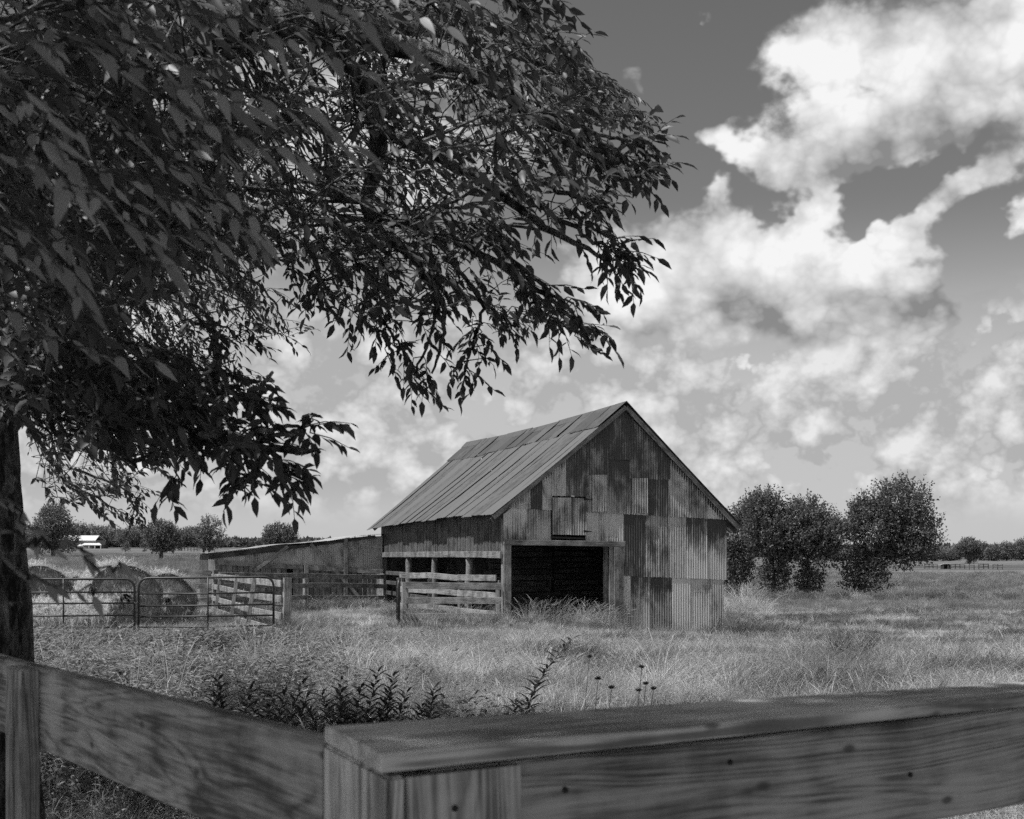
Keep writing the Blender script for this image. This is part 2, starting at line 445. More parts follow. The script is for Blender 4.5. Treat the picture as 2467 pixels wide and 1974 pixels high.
# ------------------------------------------------------------------ barn
AZ = math.radians(17)
E1 = Vector((math.cos(AZ), math.sin(AZ), 0)); E2 = Vector((-math.sin(AZ), math.cos(AZ), 0))
O0 = Vector((-.263, 38, 0))
def bw(u, v, z): return O0 + E1 * u + E2 * v + Vector((0, 0, z))
def hit(px, py, O, e):                              # where the photo's pixel meets the upright plane through O along e
    a = (px - CX) / F
    u = (a * O.y - O.x) / (e.x - a * e.y)
    yy = O.y + e.y * u
    return u, EYE - (py - HY) / F * yy
def zx(x, y): return 850 + x / 2.156, 940 + y / 2.156
def gab(x, y): return hit(*zx(x, y), O0, E1)
BGZ = -.9                                           # walls run below the turf
barn = thing('barn', bw(3.4, 0, -.4), 'old gabled barn clad in patchy rusted corrugated tin, with an open doorway', 'barn')
rk_l, rk_a, rk_r = gab(777, 634), gab(1405, 108), gab(1948, 676)
def rake(u):
    if u < rk_a[0]: k = (u - rk_l[0]) / (rk_a[0] - rk_l[0]); return rk_l[1] + (rk_a[1] - rk_l[1]) * k
    k = (u - rk_a[0]) / (rk_r[0] - rk_a[0]); return rk_a[1] + (rk_r[1] - rk_a[1]) * k
PITCH = .0762
def corr_panel(name, u0, u1, top, bot, v, mat, parent, tone, rust, rtop=0.0, to_w=bw, amp=.009, nv=1, place_at=None):
    """upright corrugated sheet between u0 and u1; top(u) and bot(u) give its edges"""
    n = max(4, int(round((u1 - u0) / PITCH * 4)))
    c = to_w((u0 + u1) / 2, v, 0)
    V, Fs = [], []
    tl = U(-.006, .006); sk, lf = U(-.022, .022), U(0, .016)
    for i in range(n + 1):
        u = u0 + (u1 - u0) * i / n
        dv = amp * math.sin(u / PITCH * 2 * math.pi) + tl * (i / n - .5)
        zt, zb = top(u), bot(u)
        if name == 'tin_sheet' and parent == barn:
            zb += sk * (u - (u0 + u1) / 2) + .006 * math.sin(u * 37 + tone * 50)
        if zt < zb: zt = zb
        for k in range(nv + 1):
            V.append(to_w(u, v - dv - (lf if k == 0 else 0), zb + (zt - zb) * k / nv) - c)
    for i in range(n):
        for k in range(nv):
            a = i * (nv + 1) + k; Fs.append((a, a + nv + 1, a + nv + 2, a + 1))
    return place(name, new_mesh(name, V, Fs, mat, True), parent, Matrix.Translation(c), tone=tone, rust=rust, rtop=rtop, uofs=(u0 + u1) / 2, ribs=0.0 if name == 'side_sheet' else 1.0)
def sAB(x): return 960 + (x - 1400) * .038
def sBC(x): return 605 + (x - 777) * .0545
def u_of(x): return gab(x, 700)[0]
def zline(fn):                                      # photo row (zoomed) as a function of column -> height as a function of u
    xs = np.linspace(700, 2000, 40); uu = [gab(x, fn(x))[0] for x in xs]; zz = [gab(x, fn(x))[1] for x in xs]
    return lambda u: float(np.interp(u, uu, zz))
zAB, zBC = zline(sAB), zline(sBC)
def zc(row): return zline(lambda x: row)
LOW = lambda u: BGZ
PN = [  # x0, x1, top, bottom, tone, rust, rtop, layer (zoomed photo columns; photo greys)
    (1398, 1442, zAB, LOW, .98, .30, -.6, 0), (1442, 1543, zAB, LOW, .86, .50, 1.0, 1), (1543, 1656, zAB, LOW, .66, .72, .5, 0),
    (1656, 1751, zAB, LOW, 1.0, .16, -.2, 1), (1751, 1854, zAB, LOW, .95, .25, .3, 0), (1854, 1922, zAB, LOW, .78, .46, -.7, 1),
    (1402, 1517, zBC, zAB, .60, .90, .4, 3), (1517, 1632, zBC, zAB, .78, .62, .2, 4), (1632, 1728, zBC, zAB, .80, .34, .2, 3),
    (1728, 1834, zBC, zAB, .92, .52, 1.6, 4), (1834, 1938, zBC, zAB, .84, .56, 1.7, 3),
    (780, 901, zBC, zc(780), 1.0, .42, -.9, 3), (901, 1026, zBC, zc(780), .78, .40, .2, 4), (1206, 1311, zBC, zc(780), .86, .36, -.2, 3),
    (1311, 1403, zBC, zc(783), .86, .38, .2, 4),
    (780, 919, rake, zBC, .82, .42, .2, 6), (919, 979, rake, zBC, .5, .95, .2, 7), (979, 1030, rake, zBC, .84, .34, .3, 6),
    (1030, 1101, rake, zc(546), .82, .42, .5, 7), (1101, 1207, rake, zc(549), .62, .80, .1, 6), (1206, 1219, zc(540), zBC, .7, .6, .1, 7),
    (1219, 1323, zc(437), zBC, .74, .48, .1, 6), (1323, 1431, zc(358), zBC, .66, .76, .9, 7), (1431, 1531, zc(455), zBC, .70, .52, .3, 6),
    (1531, 1633, zc(460), zBC, .58, .92, .2, 7), (1633, 1739, rake, zBC, .80, .42, -.2, 6), (1739, 1836, rake, zBC, .76, .58, .4, 7),
    (1836, 1950, rake, zBC, .94, .24, .3, 6), (1206, 1219, rake, zc(540), .6, .8, .1, 9),
    (1219, 1323, rake, zc(437), .58, .88, .6, 9), (1323, 1432, rake, zc(358), .58, .86, .3, 10), (1432, 1535, rake, zc(455), .60, .84, .2, 9),
    (1535, 1641, rake, zc(460), .56, .88, .1, 10)]
for (x0, x1, tp, bt, tone, rust, rtop, lay) in PN:
    u0, u1 = u_of(x0), u_of(x1)
    tf = (lambda u, tp=tp: min(tp(u), rake(u)))
    bf = (lambda u, bt=bt, lay=lay: bt(u) - (.03 if lay > 2 else 0))
    corr_panel('tin_sheet', u0, u1 + .012, tf, bf, -.02 - .006 * lay + U(-.002, .002), 'gable_tin', barn, tone, rust, rtop)
UE = u_of(1925)                                     # right end of the gable
# inner patches and framing strips
corr_panel('tin_sheet', u_of(1238), u_of(1316), zc(441), zc(632), -.098, 'gable_tin', barn, .8, .44, .2, amp=.016)
corr_panel('tin_sheet', u_of(1446), u_of(1524), zc(459), zc(641), -.100, 'gable_tin', barn, .72, .5, .2, amp=.016)
# doorway timbers
def gbox(name, x0, y0, x1, y1, v0, thick, mat, parent, vert=False, **kw):
    ua, za = gab(x0, y0); ub, zb = gab(x1, y1)
    if vert:
        return beam(name, bw((ua + ub) / 2, v0, min(za, zb)), bw((ua + ub) / 2, v0, max(za, zb)), abs(ub - ua), thick, mat, parent, up=E1, seg=2, rough=.003, **kw)
    return beam(name, bw(ua, v0, (za + zb) / 2), bw(ub, v0, (za + zb) / 2 - .05), abs(za - zb), thick, mat, parent, rough=.004, **kw)
gbox('lintel', 777, 776, 1405, 806, -.13, .07, 'barn_wood', barn)
gbox('door_post', 779, 1330, 816, 806, -.06, .16, 'barn_wood', barn, True)
gbox('door_post', 1308, 1330, 1326, 812, .06, .15, 'barn_wood', barn, True)
gbox('jamb_board', 1324, 1330, 1346, 814, -.10, .05, 'barn_wood', barn, True)
gbox('jamb_board', 1347, 1330, 1371, 815, -.145, .05, 'barn_wood', barn, True)
gbox('jamb_board', 1372, 1330, 1398, 815, -.12, .05, 'barn_wood', barn, True)
# loft door hung on two strap hinges
ld = Bag()
loft = place('loft_door', new_mesh('loft_door_frame', *(lambda b: (b.V, b.F))(ld), 'dark_wood') if False else bpy.data.meshes.new('loft_door'), barn, Matrix.Translation(bw(u_of(1118), -.1, 2.6)))
b = Bag(); base_loft = bw(u_of(1118), -.1, 2.6)
u0, u1 = u_of(1031), u_of(1204); z0, z1 = gab(1118, 752)[1], gab(1118, 560)[1]
Rg = Matrix.Rotation(AZ, 3, 'Z')
for (ua, ub, za, zb) in ((u0, u0 + .08, z0, z1), (u1 - .08, u1, z0, z1), (u0, u1, z0, z0 + .08), (u0, u1, z1 - .08, z1), (u0, u1, (z0 + z1) / 2 - .04, (z0 + z1) / 2 + .04)):
    b.box(bw((ua + ub) / 2, -.075, (za + zb) / 2) - base_loft, ((ub - ua) / 2, .02, (zb - za) / 2), Rg)
loft.data = b.mesh('loft_door', 'dark_wood')
um = u0 + (u1 - u0) * .55
corr_panel('tin_sheet', u0, um + .02, lambda u: z1, lambda u: z0, -.115, 'gable_tin', loft, .86, .46, -.2)
corr_panel('tin_sheet', um, u1, lambda u: z1 - .01, lambda u: z0 - .01, -.125, 'gable_tin', loft, .72, .62, .2)
for yy in (570, 737):
    ua, za = gab(1190, yy); ub, zb = gab(1236, yy)
    bb = Bag(); c = bw(ua, -.15, za)
    bb.add([bw(ua, -.15, za - .02) - c, bw(ub, -.15, za - .005) - c, bw(ub, -.15, za + .005) - c, bw(ua, -.15, za + .05) - c,
            bw(ua, -.14, za - .02) - c, bw(ub, -.14, za - .005) - c, bw(ub, -.14, za + .005) - c, bw(ua, -.14, za + .05) - c],
           [(0, 1, 2, 3), (7, 6, 5, 4), (0, 4, 5, 1), (1, 5, 6, 2), (2, 6, 7, 3), (3, 7, 4, 0)])
    place('hinge', bb.mesh('hinge', 'black_iron'), loft, Matrix.Translation(c))
ua, za = gab(1135, 552)
bb = Bag(); bb.box((0, 0, 0), (.05, .006, .022), Matrix.Rotation(.2, 3, 'Y')); place('leak_glint', bb.mesh('leak_glint', 'white_tin'), loft, Matrix.Translation(bw(ua, -.13, za)) @ Matrix.Rotation(AZ, 4, 'Z'))  # white chip standing in for daylight leaking over the loft door
u0_, z0_ = gab(1025, 765); u1_, z1_ = gab(1200, 772)
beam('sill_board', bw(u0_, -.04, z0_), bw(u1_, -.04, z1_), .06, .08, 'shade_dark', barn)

# roof: two slopes of corrugated sheets laid in two courses, the upper one short
def roofpt(side, s, t):
    if side < 0: v0, v1 = -.26, 17.4 + 1.0 * s
    else: v0, v1 = -.26, 17.4
    v = v0 + (v1 - v0) * t
    zr = 6.03 + .20 * t - .10 * math.sin(math.pi * t)
    if side < 0: ue, ze = -.33, 2.82 - .13 * t + .06 * math.sin(math.pi * t)
    else: ue, ze = 7.22, 2.56 + .1 * t
    ur = 3.65
    zz = zr + (ze - zr) * s - .05 * math.sin(math.pi * s) * (1 if side < 0 else .6)
    return bw(ur + (ue - ur) * s, v, zz)
def roof_sheet(side, s0, s1, t0, t1, lift, tone, rust, rib, parent):
    nt = rib * 4; nsg = 3
    c = roofpt(side, s0, t0); V, Fs = [], []
    nrm = (roofpt(side, .6, .5) - roofpt(side, .2, .5)).cross(roofpt(side, .4, .7) - roofpt(side, .4, .3))
    nrm.normalize()
    if nrm.z < 0: nrm = -nrm
    wob = [U(-.012, .012) for _ in range(nsg + 1)]
    la, lb = U(0, .018), U(0, .03) if U(0, 1) < .5 else U(.02, .045)
    for i in range(nt + 1):
        k = i / nt; t = t0 + (t1 - t0) * k
        for q in range(nsg + 1):
            s = s0 + (s1 - s0) * q / nsg + (U(-.003, .003) if q == nsg else 0)
            h = lift + .010 * math.sin(k * rib * 2 * math.pi) + la * k ** 4 + lb * (1 - k) ** 6 + wob[q] * k
            V.append(roofpt(side, s, t) + nrm * h - c)
    for i in range(nt):
        for q in range(nsg):
            a = i * (nsg + 1) + q; Fs.append((a, a + 1, a + nsg + 2, a + nsg + 1))
    return place('roof_sheet', new_mesh('roof_sheet', V, Fs, 'roof_tin', True), parent, Matrix.Translation(c), tone=tone, rust=rust, rtop=0.0, uofs=0.0, ribs=0.0)
rb = Bag()
deck = barn
for side in (-1, 1):
    for (s0, s1, NS, ofs) in ((.185, 1.0, 17, .015), (.0, .205, 15, .035)):
        cuts = [0] + sorted((i + U(-.12, .12)) / NS for i in range(1, NS)) + [1]
        for i in range(NS):
            tn = U(.86, 1.06) if s0 > 0 else random.choice((U(.5, .7), U(.75, 1.0)))
            roof_sheet(side, s0, s1 + U(-.010, .012), max(0, cuts[i] - .001), min(1, cuts[i + 1] + .003), ofs + .008 * (i % 2), tn, random.choice((U(.1, .3), U(.25, .55))) if s0 > 0 else U(.2, .65), 14 if side < 0 else 5, barn)
# ridge cap in overlapping lengths
for i in range(6):
    t0, t1 = i / 6, (i + 1) / 6 + .006
    V, Fs = [], []; c = roofpt(-1, 0, t0)
    for t in (t0, t1):
        j = U(-.01, .01)
        for p, h in ((roofpt(-1, .055, t), .055), (roofpt(-1, .0, t), .085 + j), (roofpt(1, .055, t), .055)):
            V.append(p + Vector((0, 0, h + (.008 if i % 2 else 0))) - c)
    place('ridge_cap', new_mesh('ridge_cap', V, [(0, 1, 4, 3), (1, 2, 5, 4)], 'roof_tin'), barn, Matrix.Translation(c), tone=.8, rust=.35, rtop=0.0)
# rake boards under the front overhang, soffit boards and rafters behind
for side in (-1, 1):
    nrm_dn = Vector((0, 0, -1))
    a, b2 = roofpt(side, 1.0, .003), roofpt(side, .0, .003)
    beam('rake_board', a + Vector((0, 0, -.10)), b2 + Vector((0, 0, -.10)), .13, .04, 'barn_wood', barn, seg=3, rough=.004)
    a, b2 = roofpt(side, 1.0, .0125), roofpt(side, .0, .0125)
    beam('rake_board', a + Vector((0, 0, -.19)), b2 + Vector((0, 0, -.19)), .15, .04, 'dark_wood', barn, seg=3, rough=.004)
    for k in range(9):
        t = .03 + k * .115
        beam('rafter', roofpt(side, .98, t) + Vector((0, 0, -.09)), roofpt(side, .0, t) + Vector((0, 0, -.09)), .13, .05, 'inner_wood', barn)
# side wall: weathered upright boards above the open bay
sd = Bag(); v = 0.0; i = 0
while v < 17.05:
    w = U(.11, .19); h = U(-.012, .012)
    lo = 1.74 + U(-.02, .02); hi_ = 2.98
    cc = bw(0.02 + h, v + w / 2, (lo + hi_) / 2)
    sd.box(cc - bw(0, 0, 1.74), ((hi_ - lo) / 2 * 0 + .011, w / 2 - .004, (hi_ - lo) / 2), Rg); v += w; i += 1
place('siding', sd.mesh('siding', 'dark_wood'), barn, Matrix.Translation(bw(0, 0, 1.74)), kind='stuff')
def vs_of(px, u=0.0):
    O = bw(u, 0, 0); return hit(px, 1335, O, E2)[0]
cuts = [-.02, 2.0, 6.6, 11.4, 14.6, 17.1]
for i in range(5):
    za = 1.675 + .012 * math.sin(i); zb = 1.675 + .012 * math.sin(i + 1)
    beam('side_beam', bw(-.05, cuts[i] + .01, za), bw(-.05, cuts[i + 1] - .01, zb), .19, .06, 'barn_wood', barn, seg=3, rough=.006)
for px in (1126, 1044, 982):
    v = vs_of(px)
    g0 = bw(.06, v, BGZ); n = 9
    pts = [bw(.06 + U(-.015, .015) - .03 * (1 - k / n), v + U(-.02, .02) + .18 * (1 - k / n) * (1 if px < 1000 else .4), BGZ + (1.66 - BGZ) * k / n) for k in range(n + 1)]
    tube('log_post', pts, [U(.115, .15) - .02 * k / n for k in range(n + 1)], 'barn_wood', barn, 9, .05)
beam('corner_post', bw(.09, .12, BGZ), bw(.09, .12, 2.7), .16, .14, 'barn_wood', barn, up=E1)
beam('corner_post', bw(.09, 16.9, BGZ), bw(.09, 16.9, 2.7), .18, .16, 'barn_wood', barn, up=E1)
# bay rails between the log posts on the far half
for z in (.15, .55, .95):
    beam('bay_rail', bw(.10, 9.0, z), bw(.10, 16.8, z + U(-.03, .03)), .15, .04, 'dark_wood', barn)
def slab(name, pts, th, mat, parent, **kw):
    c = sum(pts, Vector()) / len(pts); n = (pts[1] - pts[0]).cross(pts[2] - pts[0]).normalized() * th
    k = len(pts); V = [p - c for p in pts] + [p + n - c for p in pts]
    Fs = [tuple(range(k - 1, -1, -1)), tuple(range(k, 2 * k))] + [(i, (i + 1) % k, (i + 1) % k + k, i + k) for i in range(k)]
    return place(name, new_mesh(name, V, Fs, mat), parent, Matrix.Translation(c), **kw)
# inside: back boards of the crib facing the door, stall partition, loft floor, far end
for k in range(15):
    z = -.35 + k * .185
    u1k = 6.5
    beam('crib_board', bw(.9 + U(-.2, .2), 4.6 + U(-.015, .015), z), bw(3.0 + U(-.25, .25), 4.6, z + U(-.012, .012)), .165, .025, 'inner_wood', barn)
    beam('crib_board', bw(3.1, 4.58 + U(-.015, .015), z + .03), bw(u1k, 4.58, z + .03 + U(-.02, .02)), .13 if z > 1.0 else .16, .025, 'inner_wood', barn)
slab('crib_light_stop', [bw(.5, 4.80, BGZ), bw(6.7, 4.80, BGZ), bw(6.7, 4.80, 2.4), bw(.5, 4.80, 2.4)], .03, 'shade_dark', barn)  # backing sheet added to stop light showing between the crib boards
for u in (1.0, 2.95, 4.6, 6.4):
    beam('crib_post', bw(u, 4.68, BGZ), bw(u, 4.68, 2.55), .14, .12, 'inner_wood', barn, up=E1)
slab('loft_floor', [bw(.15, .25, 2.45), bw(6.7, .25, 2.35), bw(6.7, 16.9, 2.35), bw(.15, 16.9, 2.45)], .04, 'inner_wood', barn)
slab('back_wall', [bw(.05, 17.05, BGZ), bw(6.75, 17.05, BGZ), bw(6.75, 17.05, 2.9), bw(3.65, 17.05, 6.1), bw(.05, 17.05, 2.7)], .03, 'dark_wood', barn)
v = .02
for i in range(16):
    corr_v0, corr_v1 = .02 + i * 1.064, .02 + (i + 1) * 1.064 + .02
    def tw(u, vv, z): return bw(UE - .02 - vv, u, z)
    corr_panel('side_sheet', corr_v0, corr_v1, lambda u: 2.62, lambda u: BGZ, -.01 * (i % 2), 'gable_tin', barn, U(.7, 1), U(.2, .6), 0, to_w=tw)
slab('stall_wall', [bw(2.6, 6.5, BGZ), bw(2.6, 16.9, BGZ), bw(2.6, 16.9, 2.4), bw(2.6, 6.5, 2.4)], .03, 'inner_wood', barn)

# ------------------------------------------------------------------ lean-to at the barn's far left end
LO = bw(0, 16.7, 0)
def lw(s, off, z): return LO - E1 * s - E2 * off + Vector((0, 0, z))      # s metres to the left of the barn corner, off towards us
def lpx(px, py):
    u, z = hit(px, py, LO, E1); return -u, z
lean = thing('lean_to_shed', lw(3.4, 0, -.4), 'low lean-to shed with tin wall and diagonal braces, against the barn', 'shed')
def ltop(s): return 2.47 - .113 * s + .03 * math.sin(s * 1.9)
def lrail(s): return 1.05 + .055 * s
cut = [.05, .85, 1.62, 2.4, 3.2, 3.9, 4.7, 5.5, 6.3, 6.85]
def tws(u, vv, z): return lw(-u, -vv, z)
for i in range(9):
    s0, s1 = cut[i], cut[i + 1]
    corr_panel('tin_sheet', -s1, -s0 + .02, lambda u: ltop(-u) - .05, lambda u: lrail(-u) - .1, -.01 * (i % 2), 'shed_tin', lean, U(.62, .9), U(.2, .5), .2, to_w=tws)
s = .05
while s < 6.75:
    w = U(.16, .24)
    if U(0, 1) > .08:
        beam('plank', lw(s + w / 2, .03 + U(-.01, .01), BGZ), lw(s + w / 2, .03, lrail(s) + .05), w - .015, .022, 'barn_wood', lean, up=E1)
    s += w
def lbeam(name, p0, p1, w, off, t=.045, mat='pen_wood'):
    a, b_ = lpx(*p0), lpx(*p1)
    return beam(name, lw(a[0], off, a[1]), lw(b_[0], off, b_[1]), w, t, mat, lean, seg=3, rough=.006)
def zb(x, y): return 480 + x / 4.49, 1280 + y / 4.49
lbeam('rail_board', zb(185, 335), zb(1120, 395), .17, .09)
lbeam('rail_board', zb(1180, 395), zb(1980, 440), .19, .09)
lbeam('brace', zb(955, 165), zb(590, 432), .13, .14)
lbeam('brace', zb(1200, 137), zb(1770, 765), .13, .14)
beam('post', lw(lpx(*zb(1580, 100))[0], .13, BGZ), lw(lpx(*zb(1580, 100))[0], .13, 2.30), .15, .10, 'barn_wood', lean, up=E1)
beam('post', lw(lpx(*zb(1155, 370))[0], .12, BGZ), lw(lpx(*zb(1155, 370))[0], .12, 1.28), .16, .10, 'barn_wood', lean, up=E1)
lbeam('fascia_board', zb(95, 268), zb(950, 175), .24, .10, .04, 'dark_wood')
lbeam('fascia_board', zb(950, 182), zb(1900, 60), .12, .08, .04, 'dark_wood')
for i in range(9):                                    # roof sheets running back from the front edge
    s0, s1 = -.02 + i * .77, -.02 + (i + 1) * .77 + .05
    n = 24; V, Fs = [], []; c = lw(s0, .25, ltop(s0)); ed = .22 + U(-.05, .08)
    for k in range(n + 1):
        ss = s0 + (s1 - s0) * k / n
        for off in (ed, -2.4, -5.2):
            V.append(lw(ss, off, ltop(ss) + .03 + .012 * (i % 2) + .009 * math.sin(ss / PITCH * 2 * math.pi)) - c)
    for k in range(n):
        for q in range(2): a = k * 3 + q; Fs.append((a, a + 1, a + 4, a + 3))
    place('roof_sheet', new_mesh('roof_sheet', V, Fs, 'shed_tin', True), lean, Matrix.Translation(c), tone=U(.42, .6), rust=U(.1, .35), rtop=0.0, uofs=0.0, ribs=0.0)
slab('back_wall', [lw(0, -5.1, BGZ), lw(6.8, -5.1, BGZ), lw(6.8, -5.1, ltop(6.8) - .03), lw(0, -5.1, ltop(0) - .03)], .03, 'dark_wood', lean)
slab('end_wall', [lw(6.82, 0, BGZ), lw(6.82, -5.1, BGZ), lw(6.82, -5.1, ltop(6.8) - .03), lw(6.82, 0, ltop(6.8) - .03)], .03, 'dark_wood', lean)

# ------------------------------------------------------------------ yard fences and gates
def fence(name, label, cat, posts, boards, bw_, mat='pen_wood', pw=.17, skip=(), front=1.0, post_mat=None, ht=None):
    """posts: list of (px, d, height); boards: heights above ground"""
    P0 = [gpx(p[0], p[1]) for p in posts]
    root = thing(name, P0[0], label, cat)
    for (p, g0) in zip(posts, P0):
        d = (P0[-1] - P0[0]).normalized()
        lean_ = Vector((U(-.03, .03), U(-.02, .02), 0))
        w = p[3] if len(p) > 3 else pw
        if w: beam('post', g0 + Vector((0, 0, -.3)), g0 + Vector((0, 0, p[2])) + lean_, w, w * .9, post_mat or mat, root, up=Vector((d.x, d.y, 0)), rough=.003)
    d = (P0[-1] - P0[0]); d.z = 0; d.normalize(); nrm = Vector((d.y, -d.x, 0))
    if nrm.y > 0: nrm = -nrm
    for i in range(len(P0) - 1):
        for h in boards:
            a = P0[i] + Vector((0, 0, h + U(-.02, .02))) + nrm * (pw * .5 + .02) * front
            b_ = P0[i + 1] + Vector((0, 0, h + U(-.02, .02))) + nrm * (pw * .5 + .02) * front
            beam('board', a, b_, bw_, .038, mat, root, seg=3, bow=U(-.02, .02), rough=.003)
    return root, P0, nrm
R_, P0, nr = fence('board_fence', 'board fence with pale sunlit rails and battens running back from the thick gate post', 'fence',
      [(690, 30.0, 1.32, .19), (590, 36.0, 1.2, .12), (519, 43.5, 1.38, .17)], [1.18, .83, .46, .10], .155)
for px, d in ((540, 41.2), (581, 36.7), (623, 33.4)):
    g0 = gpx(px, d); beam('batten', g0 + nr * .17 + Vector((-.1, -.05, .02)), g0 + nr * .15 + Vector((.05, 0, 1.30)), .10, .04, 'pen_wood', R_, up=Vector((1, .2, 0)))
fence('board_fence', 'long board fence in front of the lean-to shed, from tall post to barn', 'fence',
      [(521, 44.0, 1.36, .18), (735, 48.5, 1.1, .12), (922, 52.6, 1.34, .20)], [1.22, .86, .42], .17, mat='pen_wood')
fence('board_fence', 'board fence across the field behind the round hay bales', 'fence',
      [(511, 44.5, 1.72, .24), (380, 44.5, 1.3), (230, 44.8, 1.3), (60, 45.2, 1.3)], [1.30, .86, .40, .02], .15, mat='barn_wood')
R_, P0, nr = fence('pen_fence', 'three-board pen fence with bright top edges beside the barn doorway', 'fence',
      [(976, 37.3, 1.13, .17), (1206, 37.7, 1.15, 0)], [1.05, .62, .18], .185)
gq = gpx(1199, 37.9); beam('post', gq + Vector((0, 0, -.3)), gq + Vector((0, 0, 1.12)), .11, .1, 'pen_wood', R_, up=Vector((1, 0, 0)))
fence('pen_fence', 'slanting pen fence with pale rails, behind the three-board fence at the barn', 'fence',
      [(971, 44.6, 1.33, .10), (1034, 43.0, 1.33, .12), (1110, 41.0, 1.3, .13), (1203, 38.4, 1.2, .1)], [1.24, .76, .24], .18, mat='pen_wood', front=1.0)

def pipe_gate(name, label, a, b, H, nb=6, r=.022, verts=(.5,), arch=(True, True), z0=.1, rows=None):
    """tubular farm gate: rounded top corners, horizontal bars, upright stays"""
    a, b = Vector(a), Vector(b); L = (b - a).length; x = (b - a).normalized(); up = Vector((0, 0, 1))
    root = thing(name, a, label, 'gate')
    q = .20
    pts = [a + up * z0]
    if arch[0]:
        pts += [a + up * (H - q)] + [a + x * (q - q * math.cos(t)) + up * (H - q + q * math.sin(t)) for t in np.linspace(.3, 1.27, 4)] + [a + x * q + up * H]
    else: pts += [a + up * H]
    if arch[1]:
        pts += [b - x * q + up * H] + [b - x * (q - q * math.cos(t)) + up * (H - q + q * math.sin(t)) for t in np.linspace(1.27, .3, 4)] + [b + up * (H - q)]
    else: pts += [b + up * H]
    pts += [b + up * z0]
    tube('gate_frame', pts, r * 1.15, 'gate_steel', root, 8)
    hs = rows or [z0 + (H - z0) * k / (nb - 1) for k in range(nb - 1)]
    for h in hs:
        sag = U(-.012, .004)
        tube('gate_bar', [a + up * (h + U(-.005, .005)), (a + b) / 2 + up * (h + sag), b + up * (h + U(-.005, .005))], r * .9, 'gate_steel', root, 7)
    for k in verts:
        p = a + (b - a) * k - Vector((0, .03, 0)); tube('gate_stay', [p + up * (z0 - .02), p + up * H], r * .8, 'gate_steel', root, 6)
    return root
RW = [.02, .235, .46, .70, .965]
ga = gpx(334, 29.6); gb = gpx(659, 29.7)
rg = pipe_gate('tube_gate', 'dark tubular steel gate hung on the thick wooden post', Vector((ga.x, ga.y, ga.z)), Vector((gb.x, gb.y, gb.z + .03)), 1.31, verts=(.515,), z0=.0, rows=RW)
tube('gate_latch', [gb + Vector((0, 0, .72)), gb + Vector((.2, .0, .70))], .012, 'gate_steel', rg, 6)
ga2 = gpx(-40, 29.2); gb2 = gpx(324, 29.5)
lg = pipe_gate('tube_gate', 'dark tubular steel gate in front of the hay bales, next to the tree trunk', Vector((ga2.x, ga2.y, ga2.z)), Vector((gb2.x, gb2.y, ga2.z)), 1.31, verts=(.53,), z0=.02, rows=[.03, .26, .52, .78, 1.02])
tube('chain', [gb2 + Vector((0, -.03, .80)), gb2 + Vector((.05, -.06, .74)), gb2 + Vector((.10, -.03, .78))], .010, 'gate_steel', lg, 6)
e0 = gpx(957, 36.6); e1_ = gpx(961, 33.8)
pipe_gate('tube_gate', 'tubular gate swung open and seen edge on, left of the barn pen', e0, e1_, 1.22, verts=(.5,), z0=.05, r=.028)
e0 = bw(.25, -.2, -.45); e1_ = bw(.42, -.02, -.45)
pipe_gate('tube_gate', 'narrow tubular gate standing folded back beside the barn door post', bw(.24, .05, -.45), bw(.36, 1.6, -.45), 1.38, verts=(.5,), z0=.1, r=.022)

# ------------------------------------------------------------------ hay bales
def straw_strips(pts, nrm, L, w, droop, n):
    """thin bent straws on a surface: arrays of points, normals"""
    idx = RN.integers(0, len(pts), n); p = pts[idx]; nn = nrm[idx]
    d = RN.normal(size=(n, 3)); d -= (d * nn).sum(1, keepdims=True) * nn
    d[:, 2] -= droop; d /= np.linalg.norm(d, axis=1, keepdims=True)
    l = RN.uniform(.4, 1.0, (n, 1)) * L
    side = np.cross(d, nn); side /= np.linalg.norm(side, axis=1, keepdims=True) + 1e-6
    m = p + nn * RN.uniform(.004, .022, (n, 1)); a = p - d * l * .4; a = a - nn * .01
    e = p + d * l * .6 + nn * RN.uniform(-.012, .03, (n, 1)); e[:, 2] -= droop * l[:, 0] * .12
    ww = RN.uniform(.6, 1.3, (n, 1)) * w
    V = np.stack([a - side * ww, a + side * ww, m - side * ww, m + side * ww, e - side * ww * .4, e + side * ww * .4], 1).reshape(-1, 3)
    o = np.arange(n)[:, None] * 6
    Fq = np.concatenate([o + np.array([[0, 1, 3, 2]]), o + np.array([[2, 3, 5, 4]])], 0)
    return V, Fq
